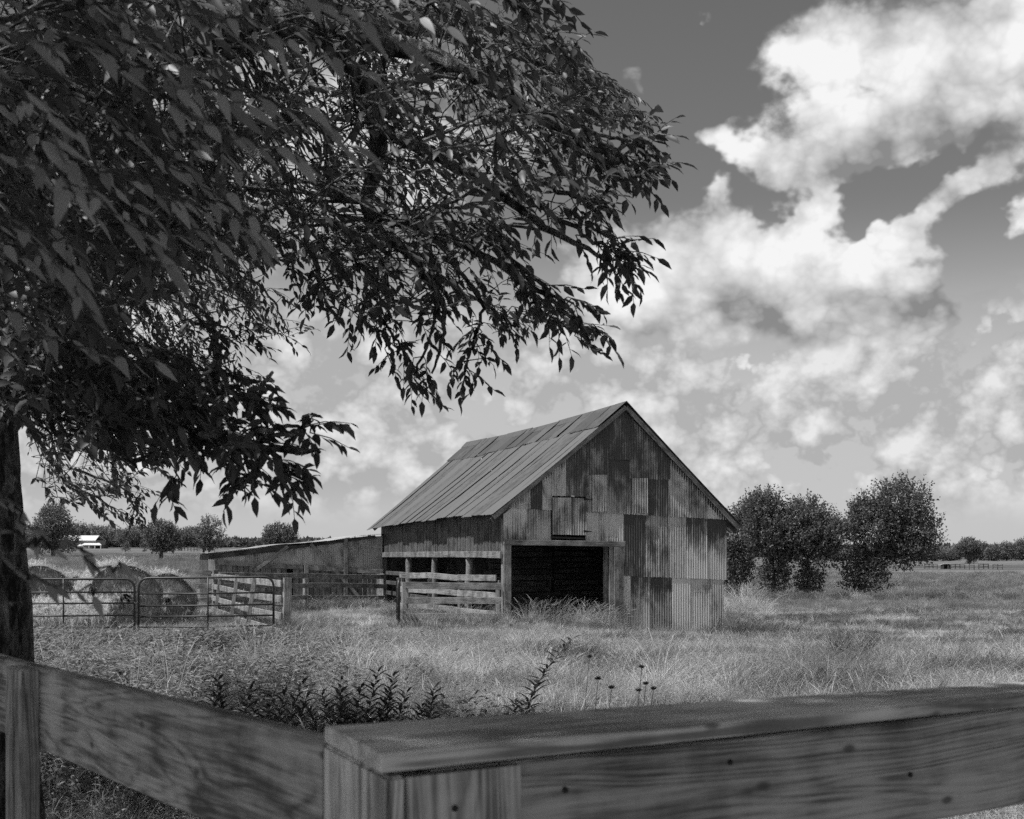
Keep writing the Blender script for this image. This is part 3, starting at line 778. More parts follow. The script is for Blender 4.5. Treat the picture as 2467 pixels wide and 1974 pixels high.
def hay_bale(px, d, R, L, rz, label, sink=.06, squash=1.0, nst=5200, seed=0):
    g0 = gpx(px, d)
    root = thing('hay_bale', g0, label, 'hay bale', 'round hay bales in the yard', rz)
    rs = 20; cs = 40
    V, Nn = [], []
    for i in range(rs + 1):
        xx = -L / 2 + L * i / rs
        e = 1 - .10 * abs(2 * i / rs - 1) ** 4
        for k in range(cs):
            a = 2 * math.pi * k / cs
            nz = mnoise.noise(Vector((xx * 2.2 + seed, math.cos(a) * 1.6, math.sin(a) * 1.6))) * .07 + mnoise.noise(Vector((xx * 8 + seed, math.cos(a) * 5, math.sin(a) * 5))) * .025
            r = R * e * (1 + nz)
            zz = math.sin(a) * r
            flat = -R * .90
            if zz < flat: zz = flat
            wide = 1 + .06 * (1 - math.sin(a)) * (1 + (1 - squash))
            V.append((xx, math.cos(a) * r * wide, (zz + R * .90) * squash - sink)); Nn.append((0, math.cos(a), math.sin(a)))
    Fs = [(i * cs + k, i * cs + (k + 1) % cs, (i + 1) * cs + (k + 1) % cs, (i + 1) * cs + k) for i in range(rs) for k in range(cs)]
    caps = []
    for i, sx in ((0, -1), (rs, 1)):
        prev = [i * cs + k for k in range(cs)]
        for f in (.75, .45, .15):
            cur = []
            for k in range(cs):
                p = Vector(V[i * cs + k]); c = Vector((p.x, 0, R * .9 * squash - sink))
                q = c + (p - c) * f; q.x += sx * (.03 + .05 * (1 - f)) + mnoise.noise(q * 6 + Vector((seed, 0, 0))) * .03
                cur.append(len(V)); V.append(tuple(q)); Nn.append((sx, 0, 0.0))
            for k in range(cs):
                f4 = (prev[k], cur[k], cur[(k + 1) % cs], prev[(k + 1) % cs]); Fs.append(f4 if sx > 0 else f4[::-1])
            prev = cur
        Fs.append(tuple(prev) if sx > 0 else tuple(prev[::-1]))
    Mw = world_of(root)
    place('bale_body', new_mesh('bale_body', V, Fs, 'straw_body', True), root, Mw)
    Va, Na = np.array(V), np.array(Nn); Na /= np.linalg.norm(Na, axis=1, keepdims=True)
    jit = Va[:, :] + RN.normal(size=Va.shape) * .0
    ns_ = (rs + 1) * cs; sel = np.concatenate([np.arange(ns_), np.arange(ns_, len(Va), 6)]); Va, Na = Va[sel], Na[sel]  # few straws on the ends, so the darker body stands for end shade
    big = np.repeat(Va, 4, 0) + RN.normal(size=(len(Va) * 4, 3)) * .05; bn = np.repeat(Na, 4, 0)
    SV, SF = straw_strips(big, bn, .20, .0019, .9, nst * 2)
    place('straw', np_mesh('straw', SV, SF, 'straw'), root, Mw, kind='stuff')
def straw_body():
    m, g = material('straw_body')
    tc = g.n('ShaderNodeTexCoord'); p = tc.outputs['Object']
    a = g.noise(g.v('MULTIPLY', p, (1, 1, .3)), 40, 5, .7); b_ = g.noise(p, 4, 4, .6)
    col = g.m('MULTIPLY', g.mix(g.rng(a, .3, .7), .12, .46), g.rng(b_, .3, .7, .7, 1.15))
    finish(g, col, .95, a, .03, .1)
straw_body()
hay_bale(285, 33.4, .95, 1.5, math.radians(-62), 'biggest round hay bale, pale on top, rising above both gates', seed=1, nst=8500, squash=.95)
hay_bale(395, 35.6, .78, 1.3, math.radians(-72), 'round hay bale at the right end of the row, nearest the board fence', seed=7)
hay_bale(178, 31.4, .58, 1.75, math.radians(4), 'low slumped hay bale lying nearest the left gate', squash=.82, seed=13, nst=7000)
hay_bale(80, 34.2, .90, 1.4, math.radians(-58), 'round hay bale close behind the tree trunk', seed=19)
hay_bale(150, 38.0, .74, 1.4, math.radians(-30), 'round hay bale at the back, mostly hidden behind the biggest bale', seed=23)

# ------------------------------------------------------------------ foreground fence (waist high, at the camera)
TOP = EYE - .25
Cn = Vector(((921 - CX) / F * 1.679, 1.679, 0)); DR = Vector((1.098, .783, 0)).normalized(); DL = Vector((-DR.y, DR.x, 0))
ff = thing('corner_fence', (Cn.x + .1, Cn.y + .1, 0), 'weathered board fence corner with flat cap rail in the foreground', 'fence')
def fboard(name, a, b, w, t, mat, up=Vector((0, 0, 1)), seg=6, rough=.0016, cham=.004, **kw):
    return beam(name, a, b, w, t, mat, ff, up=up, seg=seg, rough=rough, cham=cham, **kw)
th = .0235
# cap rail: a flat board, its end cut askew
def cap_rail():
    xs = np.linspace(0, 3.3, 14); V, Fs = [], []
    for k, x in enumerate(xs):
        w = max(.16, .296 - .094 * x); xo = .075 * max(0, 1 - x / .5)
        dz = -.004 * x + U(-.001, .001)
        for (y, z) in ((0, -th + .004), (0, -.005), (.006, 0), (w * .33, .0015), (w * .66, .001), (w - .005, 0), (w, -.005), (w, -th), (.004, -th)):
            V.append((x + xo * (y / .296), y + U(-.0008, .0008), z + dz))
    n = 9
    for k in range(len(xs) - 1):
        for j in range(n):
            a, b_ = k * n + j, k * n + (j + 1) % n; Fs.append((a, b_, b_ + n, a + n)[::-1])
    Fs.append(tuple(range(n))); Fs.append(tuple(range((len(xs) - 1) * n, len(xs) * n))[::-1])
    M = Matrix.Translation(Cn + Vector((0, 0, TOP))) @ Matrix.Rotation(math.atan2(DR.y, DR.x), 4, 'Z')
    me = new_mesh('cap_rail', V, Fs, 'cap_wood')
    bm = bmesh.new(); bm.from_mesh(me); bmesh.ops.recalc_face_normals(bm, faces=bm.faces); bm.to_mesh(me); bm.free()
    place('cap_rail', me, ff, M)
cap_rail()
zt = TOP - th - .006
PA = Vector((-.156, 1.690, 0)); PB = Vector((-.278, 1.986, 0))
def prism(name, foot, z0, z1, mat, parent):
    k = len(foot); c = foot[0] + Vector((0, 0, z0))
    M = Matrix.Translation(c) @ Matrix.Rotation(-math.pi / 2, 4, 'Y')      # local X runs up the post: the grain follows it
    Mi = M.inverted()
    V = [Mi @ (p + Vector((0, 0, z))) for z in (z0, z1) for p in foot]
    Fs = [tuple(range(k)), tuple(range(2 * k - 1, k - 1, -1))] + [(i, i + k, (i + 1) % k + k, (i + 1) % k) for i in range(k)]
    me = new_mesh(name, V, Fs, mat)
    bm = bmesh.new(); bm.from_mesh(me); bmesh.ops.recalc_face_normals(bm, faces=bm.faces)
    bmesh.ops.bevel(bm, geom=[e for e in bm.edges], offset=.004, segments=2, affect='EDGES'); bm.to_mesh(me); bm.free()
    return place(name, me, parent, M)
prism('corner_post', [PA, PA + DR * .027, PA + DR * .027 + DL * .02, PA + DR * .10 + DL * .09, PB + DR * .10, PB], -.2, zt - .001, 'cap_wood', ff)
tr = PA + DR * .121 + DL * .011
fboard('trim_board', tr + Vector((0, 0, .05)), tr + Vector((0, 0, zt - .004)), .178, .02, 'cap_wood', up=DR, seg=4, cham=.003)
r0 = PA + DL * .045 + DR * .08
fboard('rail_board', r0 + Vector((0, 0, zt - .092)), r0 + DR * 3.2 + Vector((0, 0, zt - .105)), .180, .038, 'fence_wood', seg=10)
fboard('rail_board', r0 + Vector((0, 0, .62)), r0 + DR * 3.2 + Vector((0, 0, .62)), .185, .038, 'fence_wood', seg=4)
# left rail and the post standing in front of it
dl = Vector((-.5618, .8273, 0)); nl = Vector((-dl.y, dl.x, 0)) ; nl = nl if nl.y < 0 else -nl
zl = EYE - .275
LB = PB + dl * 4.2
fboard('rail_board', PB + dl * .002 - nl * .019 + Vector((0, 0, zl - .098)), LB - nl * .019 + Vector((0, 0, zl - .098)), .196, .038, 'fence_wood', seg=10)
fboard('rail_board', PB + dl * .002 - nl * .019 + Vector((0, 0, .62)), LB - nl * .019 + Vector((0, 0, .62)), .19, .038, 'fence_wood', seg=4)
q0 = PB + dl * 1.53
prism('post', [q0, q0 + nl * .042, q0 + nl * .042 + dl * .07, q0 + nl * .030 + dl * .074, q0 + nl * .030 + dl * .082, q0 + nl * .042 + dl * .086, q0 + nl * .042 + dl * .16, q0 + dl * .16], -.2, zl - .003, 'fence_wood', ff)
q2 = r0 + DR * 2.4 + DL * .022
prism('post', [q2, q2 + DR * .1, q2 + DR * .1 + DL * .1, q2 + DL * .1], -.2, zt - .004, 'fence_wood', ff)

for (k, zz, base_) in [(.30, .05, 'r'), (.30, .13, 'r'), (.62, .04, 'r'), (1.05, .10, 'r'), (.10, .05, 't'), (.16, .13, 't')]:
    p = (r0 + DR * (k - .08) - DL * .0205) if base_ == 'r' else (PA + DR * k - DL * .0005)
    p = p + Vector((0, 0, zt - zz)); tube('nail', [p, p - DL * .003], [.0045, .004], 'black_iron', ff, 8)

# ------------------------------------------------------------------ leaves in bulk
LEAFV = np.array([(0, 0, 0), (.30, 0, -.02), (.66, 0, -.01), (1, 0, -.10), (.28, .19, .05), (.64, .155, .04), (.28, -.19, .05), (.64, -.155, .04)], float)
LEAFF = np.array([(0, 1, 4, 4), (1, 2, 5, 4), (2, 3, 5, 5), (0, 6, 1, 1), (6, 7, 2, 1), (7, 3, 2, 2)])
LT = np.array([(0, 1, 4), (1, 2, 5), (1, 5, 4), (2, 3, 5), (0, 6, 1), (6, 7, 2), (6, 2, 1), (7, 3, 2)])
QV = np.array([(0, 0, 0), (.45, .24, .05), (1, 0, -.05), (.45, -.24, .05)], float)
QT = np.array([(0, 2, 1), (0, 3, 2)])
def norm(a): return a / (np.linalg.norm(a, axis=-1, keepdims=True) + 1e-9)
def leaf_mesh(name, base, axis, nrm, size, mat, simple_=False, width=1.0):
    """one mesh of many leaves: base points, pointing axis, face normal, length"""
    axis = norm(axis); side = norm(np.cross(nrm, axis)); up = np.cross(axis, side)
    LV, LTt = (QV, QT) if simple_ else (LEAFV, LT)
    n = len(base); s = np.asarray(size).reshape(-1, 1, 1)
    V = base[:, None, :] + s * (LV[None, :, 0:1] * axis[:, None] + LV[None, :, 1:2] * width * side[:, None] + LV[None, :, 2:3] * up[:, None])
    Ft = (np.arange(n)[:, None, None] * len(LV) + LTt[None]).reshape(-1, 3)
    return np_mesh(name, V.reshape(-1, 3), Ft, mat)
def in_poly(px, py, poly):
    c = np.zeros(len(px), bool); n = len(poly)
    for i in range(n):
        x0, y0 = poly[i]; x1, y1 = poly[(i + 1) % n]
        m = ((y0 > py) != (y1 > py)) & (px < (x1 - x0) * (py - y0) / ((y1 - y0) or 1e-9) + x0)
        c ^= m
    return c
def project(p):
    d = np.maximum(p[:, 1], .05)
    return CX + p[:, 0] / d * F, HY - (p[:, 2] - EYE) / d * F
def unproject(px, py, d): return np.stack([(px - CX) / F * d, d, EYE - (py - HY) / F * d], 1)

# ------------------------------------------------------------------ the big tree at the left
TX, TY = -2.68, 6.6
tree = thing('shade_tree', (TX, TY, 0), 'big shade tree at the left, dark leafy boughs hanging over the view', 'tree')
tp = []
for k in range(26):
    z = -.25 + k * .17
    tp.append((Vector((TX + .03 * math.sin(z * 1.3) - .012 * z, TY + .03 * math.cos(z), z)), (.33 if k else .42) - .022 * z + (.10 * math.exp(-z * 4))))
V, Fs = [], []; SN = 72
for i, (p, r) in enumerate(tp):
    for k in range(SN):
        a = 2 * math.pi * k / SN; q = Vector((math.cos(a), math.sin(a), 0))
        rid = mnoise.noise(Vector((q.x * 5.5, q.y * 5.5, p.z * .9))) * .035 + mnoise.noise(Vector((q.x * 14, q.y * 14, p.z * 3))) * .018
        V.append(p + q * (r + rid))
for i in range(len(tp) - 1):
    for k in range(SN):
        a, b_ = i * SN + k, i * SN + (k + 1) % SN; Fs.append((a, b_, b_ + SN, a + SN))
Fs.append(tuple(range((len(tp) - 1) * SN, len(tp) * SN)))
o_ = Vector((TX, TY, 0)); place('trunk', new_mesh('trunk', [v - o_ for v in V], Fs, 'bark', True), tree, Matrix.Translation(o_))
fork = tp[-1][0]
def cr(pts, n=6):                                   # smooth curve with radii through (point, radius)
    out = []
    P = [Vector(p[0]) for p in pts]; R = [p[1] for p in pts]
    for i in range(len(P) - 1):
        p0, p1, p2, p3 = P[max(i - 1, 0)], P[i], P[i + 1], P[min(i + 2, len(P) - 1)]
        for k in range(n):
            t = k / n
            q = .5 * ((2 * p1) + (p2 - p0) * t + (2 * p0 - 5 * p1 + 4 * p2 - p3) * t * t + (3 * p1 - p0 - 3 * p2 + p3) * t ** 3)
            out.append((q + Vector((U(-1, 1), U(-1, 1), U(-1, 1))) * .012, R[i] + (R[i + 1] - R[i]) * t))
    out.append((P[-1], R[-1]))
    return out
tk = lambda z: Vector((TX, TY, z))
limbs = {
 'low': [(tk(2.35), .06), (sp(110, 965, 6.3), .055), (sp(250, 985, 5.9), .050), (sp(370, 1012, 5.4), .042), (sp(500, 1062, 5.0), .028), (sp(640, 1082, 4.75), .016), (sp(770, 1090, 4.55), .006)],
 'main': [(fork, .24), (sp(60, 330, 6.5), .17), (sp(330, 160, 6.3), .12), (sp(640, 40, 6.2), .085), (sp(800, 90, 6.2), .065), (sp(905, 300, 6.3), .045), (sp(890, 520, 6.4), .03), (sp(1010, 640, 6.4), .02), (sp(1070, 760, 6.5), .012), (sp(1040, 900, 6.5), .005)],
 'right': [(sp(640, 40, 6.2), .07), (sp(1000, 120, 5.9), .045), (sp(1250, 250, 5.7), .028), (sp(1450, 370, 5.5), .014), (sp(1570, 440, 5.4), .005)],
 'mid': [(sp(905, 300, 6.3), .035), (sp(1130, 420, 6.1), .026), (sp(1330, 560, 5.9), .015), (sp(1500, 640, 5.7), .005)],
 'drop': [(sp(890, 520, 6.4), .024), (sp(1130, 600, 6.3), .018), (sp(1330, 730, 6.1), .010), (sp(1430, 820, 6.0), .005)],
 'back': [(tk(3.4), .20), (sp(180, 480, 8.6), .10), (sp(380, 560, 10.5), .06), (sp(540, 660, 12), .03), (sp(620, 760, 13), .008)],
 'back_low': [(sp(180, 480, 8.6), .07), (sp(230, 800, 10.2), .045), (sp(260, 1020, 12), .025), (sp(280, 1200, 13), .006)],
 'back_high': [(fork, .18), (sp(500, 120, 8.5), .09), (sp(900, 60, 10), .06), (sp(1240, 130, 11), .03), (sp(1500, 260, 11.5), .006)],
 'crown': [(fork, .20), (Vector((-3.0, 6.2, 6.2)), .14), (Vector((-3.2, 5.0, 8.6)), .05)],
 'over': [(fork, .16), (Vector((-2.6, 4.6, 5.4)), .09), (Vector((-2.2, 2.4, 6.2)), .05), (Vector((-1.6, .4, 6.3)), .02)],
 'near': [(tk(2.9), .12), (Vector((-2.0, 4.8, 3.3)), .07), (Vector((-1.35, 3.2, 2.95)), .04), (Vector((-.95, 2.3, 2.75)), .02), (Vector((-.72, 1.9, 2.55)), .008)],
 'near_low': [(tk(1.75), .05), (Vector((-1.9, 4.6, 1.95)), .028), (Vector((-1.15, 2.7, 1.85)), .012), (Vector((-.80, 2.05, 1.76)), .006)]}
nodes_p, nodes_r, nodes_n = [], [], []
for k, pts in limbs.items():
    c = cr(pts, 7)
    tube('limb', [p for p, r in c], [r for p, r in c], 'bark', tree, 9 if c[0][1] > .05 else 6, .06)
    for p, r in c: nodes_p.append(p); nodes_r.append(r); nodes_n.append(k)
NP = np.array([tuple(p) for p in nodes_p]); NR = np.array(nodes_r); NN = np.array(nodes_n)

M1 = [(0, -60), (1385, -60), (1380, 60), (1335, 90), (1420, 150), (1440, 230), (1500, 290), (1580, 335), (1595, 400), (1605, 455), (1530, 490), (1470, 540), (1385, 570), (1420, 610), (1520, 640), (1540, 675), (1400, 690), (1430, 735), (1468, 820), (1465, 868), (1410, 820), (1340, 780), (1250, 730), (1255, 820), (1200, 830), (1155, 920), (1100, 890), (1060, 950), (1030, 965), (985, 945), (1005, 905), (960, 860), (870, 810), (835, 790), (860, 740), (800, 670), (775, 740), (730, 730), (690, 680), (600, 640), (400, 700), (-60, 720)]
M2 = [(1250, 60), (1400, 95), (1470, 190), (1530, 205), (1628, 300), (1570, 335), (1480, 330), (1330, 280)]
FL = [(40, 200), (700, 250), (730, 560), (640, 700), (702, 800), (690, 828), (620, 790), (570, 860), (590, 930), (430, 1130), (330, 1150), (336, 1225), (285, 1262), (230, 1230), (150, 1210), (70, 1190)]
L1 = [(90, 740), (330, 780), (560, 830), (600, 930), (740, 1000), (800, 1060), (866, 1090), (800, 1150), (775, 1195), (730, 1215), (660, 1243), (600, 1215), (570, 1238), (455, 1247), (480, 1195), (430, 1150), (300, 1130), (90, 1120)]
ST_V, ST_F = [], []
twigs = Bag()
CB, CA, CNr, CS = [], [], [], []
def leafy(b, dr_, L, lsize, r, nl):
    b0 = Vector(b); dv = Vector(dr_); tip = b0 + dv * L; tip.z -= .06 * L
    mid = b0 + dv * L * .5 + Vector((0, 0, .03 * L))
    V, Fs = tube_data([b0, mid, tip], [.003, .0024, .0012], 3); twigs.add(V, Fs)
    k = int(r.integers(*nl)); sd = np.cross(dr_, (0, 0, 1)); sd /= np.linalg.norm(sd) + 1e-6
    for q in range(k):
        t = (q + .6) / k; p = b + dr_ * L * t; p[2] -= .06 * L * t * t
        s = 1 if q % 2 else -1
        if q == k - 1: s = 0
        ax = dr_ * .75 + sd * s * .75 + np.array((0, 0, -.42)) + r.normal(size=3) * .28
        nr = np.array((0, 0, 1.0)) + r.normal(size=3) * .45
        CB.append(p); CA.append(ax); CNr.append(nr); CS.append(lsize * r.uniform(.65, 1.25))
def sprays(poly, n, dr, lsize, dens=None, out=Vector((.75, -.15, -.35)), nl=(6, 11), tw=.34, seed=0, on=None):
    """leafy twigs whose base and tip both lie inside the outline, joined to the nearest limb"""
    r = np.random.default_rng(seed)
    xs = [p[0] for p in poly]; ys = [p[1] for p in poly]
    got = 0; bases = []
    while got < n:
        px = r.uniform(min(xs), max(xs), 4000); py = r.uniform(min(ys), max(ys), 4000); d = r.uniform(*dr, 4000)
        dirs = norm(np.array(out)[None] + r.normal(size=(4000, 3)) * .45)
        L = r.uniform(.6, 1.15, 4000) * tw
        b = unproject(px, py, d); t = b + dirs * L[:, None] * 1.15
        tx, ty = project(t)
        ok = in_poly(px, py, poly) & in_poly(tx, ty, poly)
        if dens is not None: ok &= r.uniform(0, 1, 4000) < dens(px, py)
        for i in np.nonzero(ok)[0]:
            if got >= n: break
            bases.append((b[i], dirs[i], L[i])); got += 1
    B = np.array([q[0] for q in bases])
    sel = np.ones(len(NP), bool) if on is None else np.isin(NN, on)
    LP, LR = NP[sel], NR[sel]
    # gather twigs into boughs
    K = max(4, n // 9); ctr = B[r.choice(len(B), K, replace=False)]
    own = np.argmin(((B[:, None] - ctr[None]) ** 2).sum(-1), 1)
    for k in range(K):
        c = ctr[k]
        j = np.argmin(((LP - c) ** 2).sum(1)); a = Vector(LP[j]); e = Vector(c)
        if (e - a).length > .05:
            m = (a + e) / 2 + Vector((U(-.08, .08), U(-.08, .08), U(0, .10))) * (e - a).length
            q = cr([(a, min(LR[j] * .6, .010)), (m, .007), (e, .004)], 4)
            V, Fs = tube_data([p for p, _ in q], [x for _, x in q], 4); twigs.add(V, Fs)
    for i, (b, dr_, L) in enumerate(bases):
        b0 = Vector(b); cpt = Vector(ctr[own[i]])
        if .02 < (b0 - cpt).length < 1.0:
            V, Fs = tube_data([cpt, (cpt + b0) / 2 + Vector((U(-.04, .04), U(-.04, .04), U(-.03, .05))), b0], [.004, .0034, .003], 3); twigs.add(V, Fs)
        leafy(b, dr_, L, lsize, r, nl)
def bough(pts, d, n, lsize=.088, jit=26, tw=.26, seed=0, r0=.010, nl=(5, 9), last=1.0):
    """a hanging bough through photo points at depth d, leafy along its outer part"""
    r = np.random.default_rng(seed + 500)
    P = [sp(x, y, d + .12 * i) for i, (x, y) in enumerate(pts)]
    c = cr([(p, r0 * (1 - i / len(P)) + .003) for i, p in enumerate(P)], 6)
    V, Fs = tube_data([p for p, _ in c], [x for _, x in c], 5, .05); twigs.add(V, Fs)
    for q in range(n):
        f = (1 - r.uniform(0, 1) ** 1.2 * last) * (len(c) - 1.01); i = int(f)
        p = c[i][0].lerp(c[i + 1][0], f - i); t = (c[i + 1][0] - c[max(i - 1, 0)][0]).normalized()
        dv = norm(np.array(tuple(t)) * .8 + np.array((.25, -.1, -.25)) + r.normal(size=3) * .5)
        b = np.array(tuple(p)) + r.normal(size=3) * jit / F * d * .6
        L = tw * r.uniform(.6, 1.1)
        V, Fs = tube_data([p, (p + Vector(b)) / 2, Vector(b)], [.004, .0035, .003], 3); twigs.add(V, Fs)
        leafy(b, dv, L, lsize, r, nl)
sprays([(40, 600), (300, 640), (330, 820), (260, 960), (60, 1000)], 120, (6.0, 8.2), .074, None, seed=8, on=['low', 'back', 'back_low', 'near'])
sprays([(-40, 740), (170, 780), (180, 960), (120, 1060), (-40, 960)], 60, (4.6, 5.8), .076, None, seed=12, on=['low', 'near'])
RT = ['main', 'right', 'mid', 'drop']; BK = ['back', 'back_low', 'back_high']
UP = [(0, -60), (1385, -60), (1375, 60), (1320, 90), (1380, 180), (1430, 260), (1520, 320), (1560, 380), (1500, 450), (1380, 520), (1220, 560), (1000, 600), (760, 620), (400, 700), (-60, 720)]
def thin(px, py): return np.clip(.52 + .5 * np.sin(px * .017 + py * .011) * np.sin(px * .009 - py * .021 + 1), .10, 1)
sprays(UP, 660, (5.0, 7.6), .071, thin, seed=1, on=RT)
sprays(M2, 120, (10.4, 12), .090, None, tw=.40, seed=2, on=BK)
sprays([(0, -60), (1340, -60), (1400, 280), (1100, 540), (700, 560), (0, 640)], 430, (8.0, 11.5), .076, thin, tw=.42, seed=3, on=BK)
sprays(FL, 1050, (9.0, 13.5), .076, thin, out=Vector((.6, 0, -.5)), tw=.40, seed=4, on=BK)
sprays([(90, 760), (330, 790), (520, 840), (560, 960), (640, 1040), (560, 1130), (430, 1140), (300, 1120), (90, 1110)], 150, (4.4, 5.6), .076, thin, seed=5, on=['low'])
sprays([(-60, -60), (640, -60), (560, 500), (420, 760), (120, 900), (-60, 900)], 300, (3.6, 5.4), .078, None, seed=6, on=['main', 'near', 'over'])
sprays([(700, 480), (1000, 500), (1350, 480), (1430, 560), (1260, 700), (1080, 760), (880, 780), (760, 690)], 70, (5.6, 7.6), .072, thin, seed=7, on=RT)
for i, (pts, d, n, tw) in enumerate([
    ([(1130, 540), (1250, 640), (1370, 750), (1462, 850)], 5.9, 30, .24), ([(1270, 480), (1400, 570), (1500, 630), (1540, 670)], 5.6, 30, .24),
    ([(1020, 540), (1070, 700), (1065, 820), (1030, 945)], 6.4, 26, .24), ([(950, 540), (915, 680), (880, 760), (850, 800)], 6.6, 22, .24),
    ([(1080, 620), (1170, 740), (1165, 840), (1150, 910)], 6.8, 26, .24), ([(1340, 340), (1460, 400), (1540, 430), (1600, 452)], 5.4, 26, .24),
    ([(720, 480), (745, 600), (770, 680), (775, 740)], 6.2, 18, .24), ([(880, 640), (900, 740), (960, 820), (1010, 890)], 6.5, 24, .24),
    ([(1200, 600), (1260, 690), (1300, 740), (1350, 790)], 6.1, 22, .24), ([(1300, 260), (1430, 330), (1530, 370), (1590, 400)], 5.5, 24, .24),
    ([(1250, 420), (1380, 480), (1460, 510), (1530, 480)], 5.6, 22, .24), ([(660, 560), (690, 640), (720, 700)], 7.0, 16, .24),
    ([(1100, 700), (1200, 760), (1250, 810)], 7.2, 18, .24), ([(1180, -20), (1280, 20), (1360, 40)], 5.2, 18, .24), ([(1150, 60), (1290, 90), (1400, 150)], 6.6, 18, .26),
    ([(485, 1050), (595, 1063), (715, 1058), (795, 1073)], 4.6, 26, .20), ([(545, 1048), (595, 1108), (635, 1178), (610, 1223)], 4.6, 18, .18),
    ([(595, 1063), (675, 1108), (715, 1158), (730, 1183)], 4.5, 16, .18), ([(455, 1038), (475, 1118), (455, 1188), (445, 1228)], 4.9, 9, .16),
    ([(465, 948), (545, 908), (555, 848)], 4.9, 12, .20), ([(465, 988), (555, 973), (655, 998)], 4.7, 18, .20), ([(595, 998), (655, 963), (697, 943)], 4.6, 3, .12),
    ([(560, 640), (650, 720), (690, 800), (700, 825)], 11.5, 16, .34), ([(180, 1130), (260, 1170), (310, 1200), (336, 1228)], 12.5, 18, .36), ([(120, 1130), (200, 1190), (260, 1230), (290, 1262)], 12.5, 18, .36),
    ([(300, 1060), (360, 1100), (410, 1140)], 11.5, 16, .36), ([(440, 900), (520, 900), (585, 925)], 10.5, 16, .34), ([(470, 780), (540, 800), (590, 850)], 10.0, 18, .34)]):
    pe = pts[-1]; pb = pts[-2]; L_ = math.hypot(pe[0] - pb[0], pe[1] - pb[1]) or 1; cut = 62 * min(1, 5.5 / d) if d < 9 else 34
    ep = (pe[0] - cut * .65 * (1 if pe[0] > 1000 or d < 5.2 else .3), pe[1] - cut * .75)
    pts = [(x - (pe[0] - ep[0]) * (k / (len(pts) - 1)), y - (pe[1] - ep[1]) * (k / (len(pts) - 1))) for k, (x, y) in enumerate(pts)]
    bough(pts, d, int(n * .8), .071 if d < 9 else .076, tw=tw * .85, seed=i)
place('twig', twigs.mesh('twig', 'bark'), tree, None, kind='stuff')
place('crown', leaf_mesh('crown', np.array(CB), np.array(CA), np.array(CNr), np.array(CS), 'tree_leaf', width=1.0), tree, None, kind='stuff')
# rest of the crown, unseen, with leaf strips added to shade the fence
def crown_and_shade_leaves():
    r = np.random.default_rng(9); n = 15000
    c = r.normal(size=(n, 3)); c = norm(c) * r.uniform(0, 1, (n, 1)) ** .4
    P = np.array((-5.2, 6.6, 7.0)) + c * np.array((3.8, 5.2, 2.4))
    # leaf strips added along the sun's rays, out of view, to shade the fence
    m = 8000; h = m // 2; kk = r.uniform(-.15, 1.6, h); ll = r.uniform(-.1, 3.2, m - h)
    Q = np.concatenate([np.array(tuple(Cn)) + np.array(tuple(DR)) * kk[:, None], np.array(tuple(PB)) + np.array(tuple(dl)) * ll[:, None]]) + r.normal(size=(m, 3)) * np.array((.22, .22, 0)); Q[:, 2] = 1.4
    t = r.uniform(4.2, 7.0, (m, 1)); Q = Q + np.array(tuple(SUN)) * t; Q = Q[np.concatenate([np.arange(0, h, 3), np.arange(h, m)])]
    m2 = 6500; Q2 = np.stack([r.uniform(-1.7, -.1, m2), r.uniform(1.7, 3.7, m2), np.full(m2, 2.3)], 1) + np.array(tuple(SUN)) * r.uniform(1.6, 4.0, (m2, 1))  # unseen leaves added sunward of the near leaves to shade them
    P = np.concatenate([P, Q, Q2]); n = len(P)
    px, py = project(P); P = P[(P[:, 1] < .3) | (py < -90) | (px < -200)]; n = len(P)
    ax = r.normal(size=(n, 3)) + np.array((.4, 0, -.6)); nr = np.array((0, 0, 1.0)) + r.normal(size=(n, 3)) * .5
    place('crown', leaf_mesh('crown', P, ax, nr, r.uniform(.10, .17, n), 'tree_leaf', True, 1.0), tree, None, kind='stuff')  # one mesh, the added shade leaves included
crown_and_shade_leaves()

